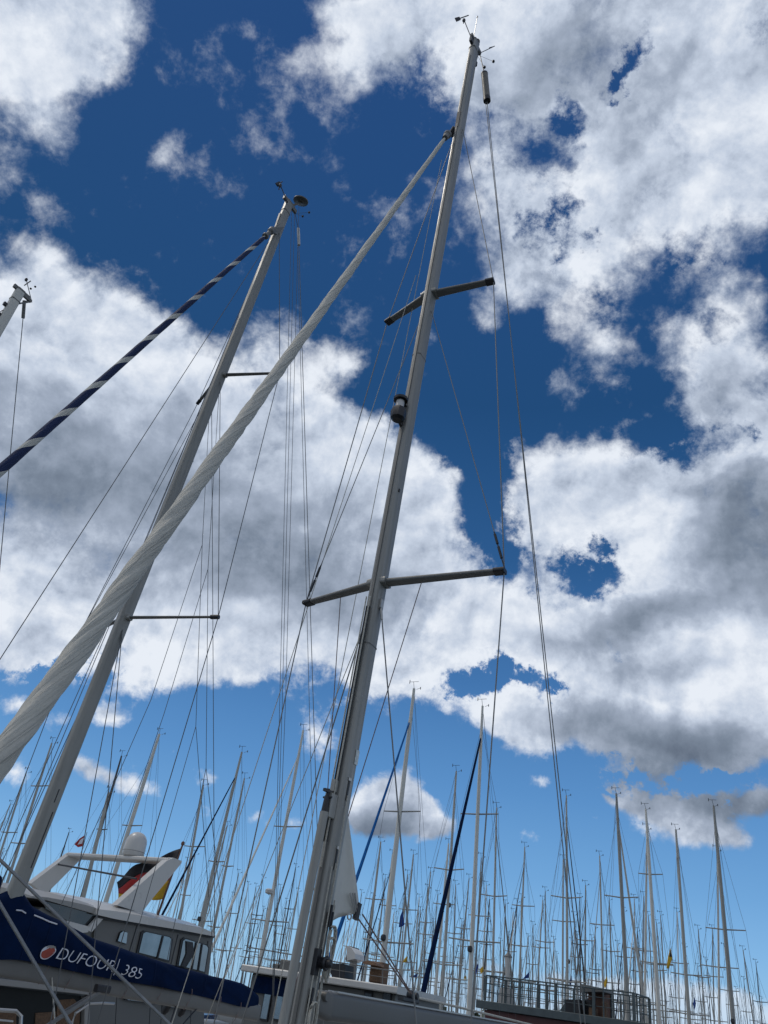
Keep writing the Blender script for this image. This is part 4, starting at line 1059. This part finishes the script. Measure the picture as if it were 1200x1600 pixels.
def german_flag():
    top, bot = P(285, 1321, 16.2), P(244, 1437, 16.0)
    root = thing('flag', 'large black, red and yellow flag drooping from a wooden staff behind the white arch', 'flag', tuple(bot))
    s = MB(); s.tube([bot, top], .022, .016, n=8); s.lathe(top, [(.02, 0), (.035, .02), (.03, .06), (0, .08)], 8); build(s, 'flagstaff', M_BROWN, root)
    # hoist corners and fly corners seen in the photo
    H0, H1 = P(282, 1326, 16.18), P(255, 1403, 16.06); F0, F1 = P(182, 1374, 16.6), P(184, 1408, 16.5)
    def pt(u, v):
        a = lerp(H0, H1, v); b = lerp(F0, F1, v) if v < .7 else lerp(F0, F1, v)
        p = lerp(a, b, u); p = p + UZ*(.05*math.sin(math.pi*u)*(1-v)) + V((0, .10*math.sin(u*7+v*2)+.05*math.sin(u*15-v*4), 0)) + UZ*.035*math.sin(u*11+v*3)
        return p
    for k, (a, b, mt, nm) in enumerate(((0, .34, M_BLK, 'black_stripe'), (.34, .67, M_RED, 'red_stripe'), (.67, 1.0, M_YELL, 'yellow_stripe'))):
        cloth([[pt(i/24, a+(b-a)*j/5) for j in range(6)] for i in range(25)], nm, mt, root)
german_flag()
def small_flag(label, p, q, poly, material, D, extra=None, group='small flags on the rigging', pole=None):
    pts = [P(x, y, D) for x, y in poly]; c = sum(pts, V())/len(pts)
    w = MB(); rndc = [V((0, .03*((i % 2)*2-1)*D/40, 0)) for i in range(len(pts))]
    w.prism([a+b for a, b in zip(pts, rndc)], V((0, .012, 0)))
    root = thing('pennant', label, 'flag', tuple(pts[0]), group)
    build(w, 'cloth', material, root, smooth=False)
    if extra:
        x = MB(); x.prism([P(a, b, D-.05) for a, b in extra[0]], V((0, .012, 0))); build(x, 'emblem', extra[1], root, smooth=False)
    s = MB(); a, b = (P(*p, D), P(*q, D)); s.tube([a, b], .004+D*.00012, n=4); build(s, 'halyard', M_WIRE, root)
small_flag('small red and white flag on a short pole left of the arch', (136, 1300), (122, 1352), [(133, 1305), (129, 1322), (122, 1324), (116, 1319), (124, 1311)], M_RED, 18, ([(131, 1309), (128, 1318), (121, 1320), (126, 1312)], M_TRIM))
small_flag('blue flag hanging among masts right of the white sail corner', (631, 1395), (622, 1500), [(629, 1422), (632, 1445), (628, 1448), (623, 1449), (625, 1432)], M_BLUEF, 30)
small_flag('small yellow flag low between masts above the grey boom', (636, 1480), (636, 1520), [(636, 1494), (637, 1503), (629, 1504), (632, 1498)], M_YELL, 45)
small_flag('blue triangular pennant above the ship rail', (826, 1460), (827, 1570), [(827, 1518), (827, 1528), (816, 1530)], M_BLUEF, 50)
small_flag('yellow flag hanging just above the brown hut', (948, 1500), (949, 1550), [(948, 1525), (950, 1533), (945, 1545), (943, 1536)], M_YELL, 48)
small_flag('yellow and black flag near the right side between tall masts', (1047, 1470), (1044, 1530), [(1047, 1481), (1051, 1497), (1048, 1503), (1045, 1515), (1041, 1512), (1044, 1496)], M_YELL, 40, ([(1047, 1484), (1050, 1495), (1046, 1495)], M_BLK))
small_flag('dark blue pennant low on the right above the cloud bank', (1085, 1540), (1084, 1597), [(1085, 1558), (1088, 1568), (1085, 1578), (1083, 1568)], M_BLUEF, 60)
small_flag('dark blue pennant on the ship side left of its hut', (893, 1500), (892, 1560), [(893, 1524), (894, 1533), (891, 1542), (890, 1535)], M_BLUEF, 50)
small_flag('navy furled flag beside the pale sailcover by the second light mast', (746, 1500), (745, 1580), [(746, 1505), (748, 1510), (744, 1522), (741, 1524)], M_BLUEF, 44)
small_flag('yellow flag tangled beside the second light mast', (755, 1490), (754, 1550), [(755, 1509), (756, 1518), (751, 1522), (750, 1514)], M_YELL, 47)
small_flag('small navy flag left of the dark blue furled sail', (652, 1500), (651, 1560), [(652, 1521), (651, 1527), (643, 1526)], M_BLUEF, 52)
small_flag('orange flag low among thin masts right of the navy furled sail', (727, 1500), (727, 1560), [(727, 1523), (729, 1528), (726, 1532), (725, 1527)], M_YELL, 60)

# ------------------------------------------------------------------ flybridge boat behind the mast foot
def fly_boat():
    a, b = P(385, 1500, 21.5), P(625, 1545, 19.6); a.z = b.z = 0
    ex = (b-a).normalized(); ey = V((-ex.y, ex.x, 0)); W_ = (b-a).length
    root = thing('motor_yacht', 'white flybridge motor boat with railed roof seating partly hidden behind the nearest mast', 'motor yacht', tuple((a+b)/2))
    def on(px, py, y=0.): v = ray(px, py); o = a+ey*y; return EYE+v*((o-EYE).dot(ey)/v.dot(ey))
    dk = on(420, 1518).z
    rf = MB(); rf.box((a+b)/2+UZ*(dk-.0)+ey*1.4, ex*(W_/2), ey*1.55, UZ*.07, .3); build(rf, 'flybridge_deck', M_WHITE, root)
    hs = MB(); hs.box((a+b)/2+UZ*(dk-.62)+ey*1.5, ex*(W_/2-.15), ey*1.35, UZ*.55, .05); build(hs, 'deckhouse', M_GREYP, root)
    cv = MB(); cv.box(on(418, 1540, -.0)+ey*.1, ex*.42, ey*.03, UZ*.17, .2); build(cv, 'awning', M_NAVY, root)
    for px in (412, 432, 570, 600):
        w = MB(); w.box(on(px, 1572)+ey*.12, ex*.10, ey*.03, UZ*.28, .1); f = build(w, 'window', M_BLACK, root); g = MB(); g.box(on(px, 1572)+ey*.088, ex*.08, ey*.006, UZ*.24, 0); build(g, 'pane', mat_glass2, f)
    # deck box (grey) on the left, seats and console on the right
    def bx(name, px, py, hw, hh, dp, m_, y=.4, par=root): w = MB(); w.box(on(px, py, y)+ey*dp, ex*hw, ey*dp, UZ*hh, .12); return build(w, name, m_, par)
    bx('deck_box', 447, 1508, .17, .11, .2, M_ALUD, .25)
    bx('deck_box', 430, 1512, .07, .08, .2, M_GREYP, .25)
    bx('console', 545, 1490, .06, .15, .2, M_BLACK, .5)
    cw = MB(); cc = on(553, 1492, .5); cw.prism([on(549, 1480, .5), on(556, 1483, .5), on(562, 1492, .5), on(562, 1500, .5), on(549, 1503, .5)], ey*.5); build(cw, 'console_cowl', M_WHITE, root)
    sp = MB(); sp.tube([on(553, 1500, .6), on(548, 1532, .6)], .09, n=10); build(sp, 'console_post', M_WHITE2, root)
    st = MB(); st.prism([on(519, 1513, .4), on(522, 1507, .4), on(545, 1508, .4), on(549, 1510, .4), on(547, 1530, .4), on(528, 1530, .4), on(525, 1519, .4), on(514, 1520, .4)], ey*.6); build(st, 'seat', M_BLACK, root)
    wk = MB(); wk.box(on(584, 1518, .5)+ey*.3, ex*.145, ey*.2, UZ*.21, .15); w = build(wk, 'wicker_box', M_WICKER, root)
    ld = MB(); ld.prism([on(573, 1505, .45), on(582, 1502, .45), on(594, 1506, .45), on(594, 1510, .45), on(573, 1507, .45)], ey*.45); build(ld, 'lid', M_TEAK, w)
    # rail
    rl = MB()
    for dy in (0, 13, 26): rl.tube([on(388, 1480+dy, .1), on(500, 1499+dy, .1), on(618, 1518+dy*.9, .1)], .013 if dy == 0 else .007, n=6)
    for px in (390, 404, 419, 438, 460, 515, 531, 566, 598, 616): rl.tube([on(px, 1480+(px-388)*.165, .1), on(px-1, 1482+(px-388)*.165+36, .1)], .009, n=5)
    build(rl, 'guard_rail', M_ALUD, root)
    hu = MB(); c0, c1 = (a+b)/2-ex*(W_/2+1.2), (a+b)/2+ex*(W_/2+1.5)
    hu.prism([c0+ey*1.5+UZ*1.7, c0+ex*.4+ey*1.5-UZ*.2, c1+ey*1.5-UZ*.2, c1+ey*1.5+UZ*1.3], ey*3.2); build(hu, 'hull', M_HULLW, root)
fly_boat()

# ------------------------------------------------------------------ old ship with railed deck
def ship():
    a, b = P(757, 1571, 43), P(1035, 1603, 40); zd = P(760, 1566, 43).z; 
    a.z = b.z = 0; ex = (b-a).normalized(); ey = V((-ex.y, ex.x, 0))
    root = thing('ship', 'dark red ship with grey railed deck carrying a brown hut and black box', 'ship', tuple(a))
    def on(px, py, y=0.): v = ray(px, py); o = a+ey*y; return EYE+v*((o-EYE).dot(ey)/v.dot(ey))
    Ls = 16; zd = on(900, 1583).z
    hu = MB(); hu.prism([a-ex*.1+ey*3+UZ*(zd-.35), a+ex*.9+ey*3-UZ*.3, a+ex*Ls+ey*3-UZ*.3, a+ex*Ls+ey*3+UZ*(zd-.35)], ey*5.6); build(hu, 'hull', M_HULLR, root)
    rs = MB(); rs.box(a+ex*(Ls/2-.2)+ey*2.9+UZ*(zd-.17), ex*(Ls/2+.2), ey*3.0, UZ*.16, .1); build(rs, 'rubbing_strake', M_STEELG, root)
    for y, nm in ((.0, 'near'), (2.2, 'far')):
        rl = MB()
        p0, p1 = on(761, 1527), on(990, 1566)
        zr = zd+1.02
        LR = (on(990, 1566)-a).dot(ex); A_, B_ = a+ey*y, a+ey*y+ex*LR
        for dz in (1.02, .7, .36): rl.tube([A_+UZ*(zd+dz), B_+UZ*(zd+dz)], .03 if dz > 1 else .014, n=6)
        for k in range(17):
            q = lerp(A_, B_, k/16); rl.bar(q+UZ*zd, q+UZ*(zd+1.0), .05 if k % 4 else .11, .05 if k % 4 else .11, up=ex)
        build(rl, 'guard_rail', M_STEELG, root)
    for q in (0, LR):
        rl = MB()
        for dz in (1.02, .7, .36): rl.tube([a+ex*q+UZ*(zd+dz), a+ex*q+ey*2.2+UZ*(zd+dz)], .03 if dz > 1 else .014, n=6)
        for k in range(2): rl.bar(a+ex*q+ey*(.9*k+.45)+UZ*zd, a+ex*q+ey*(.9*k+.45)+UZ*(zd+1.0), .05, .05, up=ex)
        build(rl, 'end_rail', M_STEELG, root)
    ht = MB(); ht.box(on(930, 1572, 1.2)+ey*.6, ex*.36, ey*.5, UZ*.66, .03); h = build(ht, 'hut', M_BROWN, root)
    hp = MB(); hp.box(on(918, 1580, 1.15)+ey*.0, ex*.2, ey*.03, UZ*.45, .03); build(hp, 'doorway', M_BLACK, h)
    hr = MB(); hr.prism([on(914, 1539, 1.0), on(951, 1547, 1.0), on(951, 1552, 1.0), on(915, 1552, 1.0)], ey*1.3); build(hr, 'roof', M_GREYP, h)
    bb = MB(); bb.prism([on(887, 1563, .8), on(911, 1563, .8), on(912, 1586, .8), on(889, 1582, .8)], ey*.9); build(bb, 'black_box', M_BLACK, root)
    wb = MB(); wb.box(on(927, 1582, .7), ex*.13, ey*.2, UZ*.16, .05); wb.box(on(945, 1578, .7), ex*.08, ey*.12, UZ*.3, .3); build(wb, 'crate', M_WICKER, root)
    cn = MB(); cn.prism([on(878, 1580, 2), on(888, 1566, 2), on(892, 1582, 2)], ey*.6); build(cn, 'tarpaulin', M_STEELG, root)
ship()
def lantern():
    c = P(792, 1545, 52); c0 = V((c.x, c.y, 0)); top = P(794, 1496, 52)
    root = thing('beacon', 'white conical harbour beacon with a lantern cage above the ship rail', 'beacon', tuple(c0))
    b = MB(); b.lathe(c0, [(.55, 0), (.5, 2), (.5, c.z-.8), (.42, c.z), (.12, c.z+.05)], 12); build(b, 'base_drum', M_WHITE2, root)
    b = MB(); b.lathe(V((top.x, top.y, 0)), [(.02, c.z), (.08, c.z+.3), (.2, top.z-.1), (.22, top.z)], 10); build(b, 'cone', M_WHITE, root)
    b = MB(); b.lathe(top, [(.24, 0), (.24, .05), (.1, .2), (.04, .28)], 10); build(b, 'lamp_cap', M_ALUD, root)
lantern()

# ------------------------------------------------------------------ the forest of masts
NAVYS, BLUES, CREAM, PALE = M_NAVY, M_BLUE, M_SAIL, M_FARW
G = 'sailboats moored beyond the near boats'
FB = [
 # label, top, low, H, mast width, opts
 ('thin grey mast lowest at the far left edge', (16,1257), (0,1297), 14, .15, {}),
 ('grey mast left of the lettered boom boat, with a low spreader', (41,1207), (2,1329), 14, .15, {}),
 ('grey mast close behind the foot of the second near mast', (81,1161), (26,1333), 14, .16, dict(spr=(.55,.8))),
 ('black mast with two crosstrees left of the white satellite dome', (190,1181), (127,1403), 14.5, .17, dict(mcol=M_FARD, spr=(.30,.66), halfspr=.62, hull='b')),
 ('stout pale mast behind the white satellite dome', (249,1147), (168,1400), 15, .24, dict(mcol=M_FARW, spr=(.62,), halfspr=.8)),
 ('short thick grey mizzen mast just behind the black mast', (170,1238), (133,1390), 12, .24, dict(spr=(), mcol=M_FAR)),
 ('grey mast rising behind the wheelhouse roof beside the flagstaff', (318,1226), (281,1437), 14, .17, dict(spr=(.36,.7))),
 ('pale mast with a navy furled headsail sloping to the wheelhouse roof', (378,1175), (312,1447), 14.5, .19, dict(sail=(NAVYS,.13), spr=(.55,), halfspr=.6, light=(.34,'l'))),
 ('slim pale mast just right of the one with the navy headsail', (382,1216), (334,1450), 14, .15, dict(spr=(.35,.60), halfspr=.6)),
 ('mast with a white radar dome and cream furled headsail left of the nearest mast', (474,1141), (405,1510), 15.5, .19, dict(mcol=M_FARW, sail=(CREAM,.13), light=(.42,'radar'), spr=(.33,.64))),
 ('small dark mast over the right end of the wheelhouse roof', (373,1364), (352,1470), 13, .14, dict(mcol=M_FARG)),
 ('thin dark mast left of the radar dome mast foot', (400,1385), (383,1500), 13, .14, dict(mcol=M_FARG)),
 ('thin mast just right of the radar dome mast foot', (438,1387), (425,1495), 13, .13, dict(mcol=M_FARG)),
 ('thin mast left of the stowed pole on the nearest mast', (466,1393), (448,1500), 13, .13, {}),
 ('tall pale mast with a bright blue furled headsail right of the nearest mast', (647,1076), (593,1546), 15.5, .22, dict(sail=(BLUES,.15), mcol=M_FARW, spr=(.28,.62), light=(.29,'l'), hull='w')),
 ('grey mast between the white sail corner and the blue headsail mast', (595,1315), (573,1500), 14, .2, {}),
 ('grey mast just right of the blue headsail mast', (646,1335), (628,1510), 14, .18, {}),
 ('short thin mast touching the blue hanging flag', (637,1366), (621,1500), 13, .15, dict(mcol=M_FARG)),
 ('thin mast right of the blue hanging flag', (668,1388), (662,1530), 13, .14, dict(mcol=M_FARG)),
 ('tall grey mast just left of the thick navy furled headsail', (713,1205), (691,1550), 15, .17, dict(spr=(.30,.62), face=1, light=(.5,'l'))),
 ('pale mast crossed by the thick navy furled headsail', (701,1318), (683,1520), 14, .2, dict(mcol=M_FARW)),
 ('tall pale mast with the thick navy furled headsail, beside the right hand shroud', (754,1103), (734,1550), 15.5, .19, dict(sail=(NAVYS,.19), mcol=M_FARW, spr=(.32,.66), light=(.30,'l'), hull='b')),
 ('thin mast just behind the one with the thick navy headsail', (752,1340), (744,1500), 14, .14, dict(mcol=M_FARG)),
 ('slim mast with stay running right, right of the main shroud', (776,1262), (769,1560), 15, .15, dict(face=1, sail=(M_FARG,.07), spr=(.33,.62))),
 ('thin dark mast between the grey mast and navy headsail', (712,1382), (707,1530), 13, .13, dict(mcol=M_FARG)),
 ('mast with dark headsail roll left of the open sky gap above the ship rail', (820,1323), (810,1568), 15, .16, dict(sail=(M_FARD,.1), spr=(.35,.7))),
 ('pale mast with twin stays crossing the left part of the ship rail', (848,1406), (838,1575), 14, .15, dict(sail=(M_FAR,.07))),
 ('dark mast beside the pale one over the left part of the ship rail', (852,1392), (853,1575), 14, .14, dict(mcol=M_FARG, face=1, sail=(M_FARG,.08))),
 ('tall upright grey mast above the middle of the ship rail', (885,1243), (886.5,1560), 15.5, .17, dict(spr=(.31,.60), light=(.38,'l'), face=1, sail=(M_FARD,.1))),
 ('shorter mast close against the tall upright one over the ship', (880,1343), (879,1560), 14.5, .17, {}),
 ('mast rising directly behind the brown hut on the ship', (937,1337), (942.5,1545), 15, .17, dict(sail=(M_FARG,.09), spr=(.4,.66))),
 ('thin dark mast just right of the brown hut', (952,1406), (958,1590), 14.5, .15, dict(mcol=M_FARG, face=1, sail=(M_FARG,.08))),
 ('tall mast with swept crosstrees and pale headsail sloping right, left of centre right group', (963,1240), (982,1590), 15.5, .25, dict(face=1, sail=(M_FARW,.17), spr=(.26,.61), halfspr=1.2, mcol=M_FARG)),
 ('tall pale mast with a fork of instruments at its top, second right of the ship', (1009,1264), (1030.5,1597), 15.5, .25, dict(mcol=M_FARW, spr=(.42,.74), halfspr=.9)),
 ('upright pale mast crossing in front of the forked instrument mast', (1011,1296), (1007,1597), 15, .17, dict(mcol=M_FARW, spr=(.3,))),
 ('thin dark mast just left of the upright pale mast', (1006,1400), (1002,1597), 14, .15, dict(mcol=M_FARG)),
 ('thin dark mast between the forked instrument mast and the yellow flag', (1013,1430), (1022,1597), 14, .14, dict(mcol=M_FARG)),
 ('slim dark mast left of the yellow and black flag', (1032,1430), (1041,1597), 14, .14, dict(mcol=M_FARG)),
 ('tall mast directly right of the yellow and black flag', (1056,1296), (1077,1597), 15.5, .25, dict(spr=(.28,.42), light=(.2,'l'))),
 ('thin pale mast just behind the yellow flag mast', (1058,1425), (1062,1597), 14.5, .14, dict(mcol=M_FARW)),
 ('short dark mast low left of the yellow flag mast foot', (1054,1505), (1058,1597), 13, .13, dict(mcol=M_FARG)),
 ('rightmost tall mast with wide crosstrees near the right edge', (1115,1259), (1146,1597), 15.5, .25, dict(spr=(.20,.55), light=(.26,'l'), halfspr=1.3, mcol=M_FARG)),
 ('upright pale mast close behind the rightmost tall one', (1121,1330), (1124,1597), 15, .16, dict(mcol=M_FARW, spr=(.5,))),
 ('short dark mast left of the rightmost tall pair', (1113,1451), (1116,1597), 14, .15, dict(mcol=M_FARG)),
]
made = []
for (lab, tp, lw, H, mw_, o) in FB:
    o = dict(o); o.setdefault('spr', (.40, .68)); 
    r = far_boat(lab if len(lab.split()) > 14 else 'far sailboat, ' + lab, tp, lw, H, mw_, group=G, **o); made.append(r)
# the mast with nothing but sky round it on the tallest right-hand boats carries a raised vane
rnd = random.Random(11)
VPX, VPY = 895, -1050
used = [r[0].location.copy() for r in made]
fill = [(x, y) for x, y in (
 (5,1330),(62,1290),(108,1300),(292,1345),(355,1290),(412,1420),(421,1402),(455,1430),(475,1440),(565,1395),(560,1430),(583,1400),(607,1412),(616,1425),(655,1402),(657,1422),(678,1440),(690,1425),(697,1445),(722,1440),(728,1420),
 (738,1450),(765,1405),(762,1440),(782,1470),(795,1460),(802,1425),(808,1410),(825,1463),(833,1445),(842,1480),(865,1468),(870,1490),(897,1430),(893,1470),(902,1460),(911,1500),(925,1465),(930,1450),(948,1480),(965,1475),(972,1500),(990,1480),(996,1455),
 (1020,1500),(1038,1520),(1048,1540),(1070,1480),(1082,1540),(1090,1510),(1098,1545),(1103,1500),(1132,1480),(1136,1520),(1150,1545),(1162,1530),(1175,1555),(1190,1560),
 (395,1440),(432,1450),(540,1440),(572,1450),(593,1440),(630,1460),(642,1470),(665,1470),(704,1480),(716,1490),(750,1480),(773,1500),(788,1510),(815,1500),(858,1510),(884,1515),(918,1520),(935,1510),(957,1530),(985,1530),(1000,1540),
 (145,1345),(225,1335),(264,1352),(305,1335),(330,1375),(345,1405),(364,1398),(388,1382),(411,1372),(448,1408),(462,1355),(548,1432),(602,1372),(613,1335),(634,1402),(673,1362),(684,1397),(733,1372),(760,1383),(790,1412),(815,1403),(906,1402),(915,1383),(975,1424),(991,1404),(1026,1443),(1091,1452),(1161,1484),(1181,1504))]
for i, (x, y) in enumerate(fill):
    ly = 1590; lx = x + (ly-y)*(x-VPX)/(y-VPY) + rnd.uniform(-5, 5)
    mc = rnd.choice([M_FARG, M_FARG, M_FAR, M_FARW, M_FARD])
    near = y < 1400
    sl = None
    k = rnd.random()
    if k < .3: sl = (rnd.choice([NAVYS, M_FARG, M_FARW, M_FARD]), .12)
    far_boat('distant bare mast of a sailboat in the dense row low over the horizon', (x, y), (lx, ly), rnd.uniform(12.5, 14.5), rnd.uniform(.13, .17), mcol=mc, group='distant sailboats in the dense row of masts',
             spr=rnd.choice([(.45,), (.38, .68), (.42, .7)]), face=rnd.choice([-1, -1, 1]), sail=sl, detail=1, boom=rnd.choice(['n', 'b', 'g', 'w']), hull=rnd.choice(['w', 'w', 'b', 'o']), halfspr=rnd.uniform(.8, 1.1))
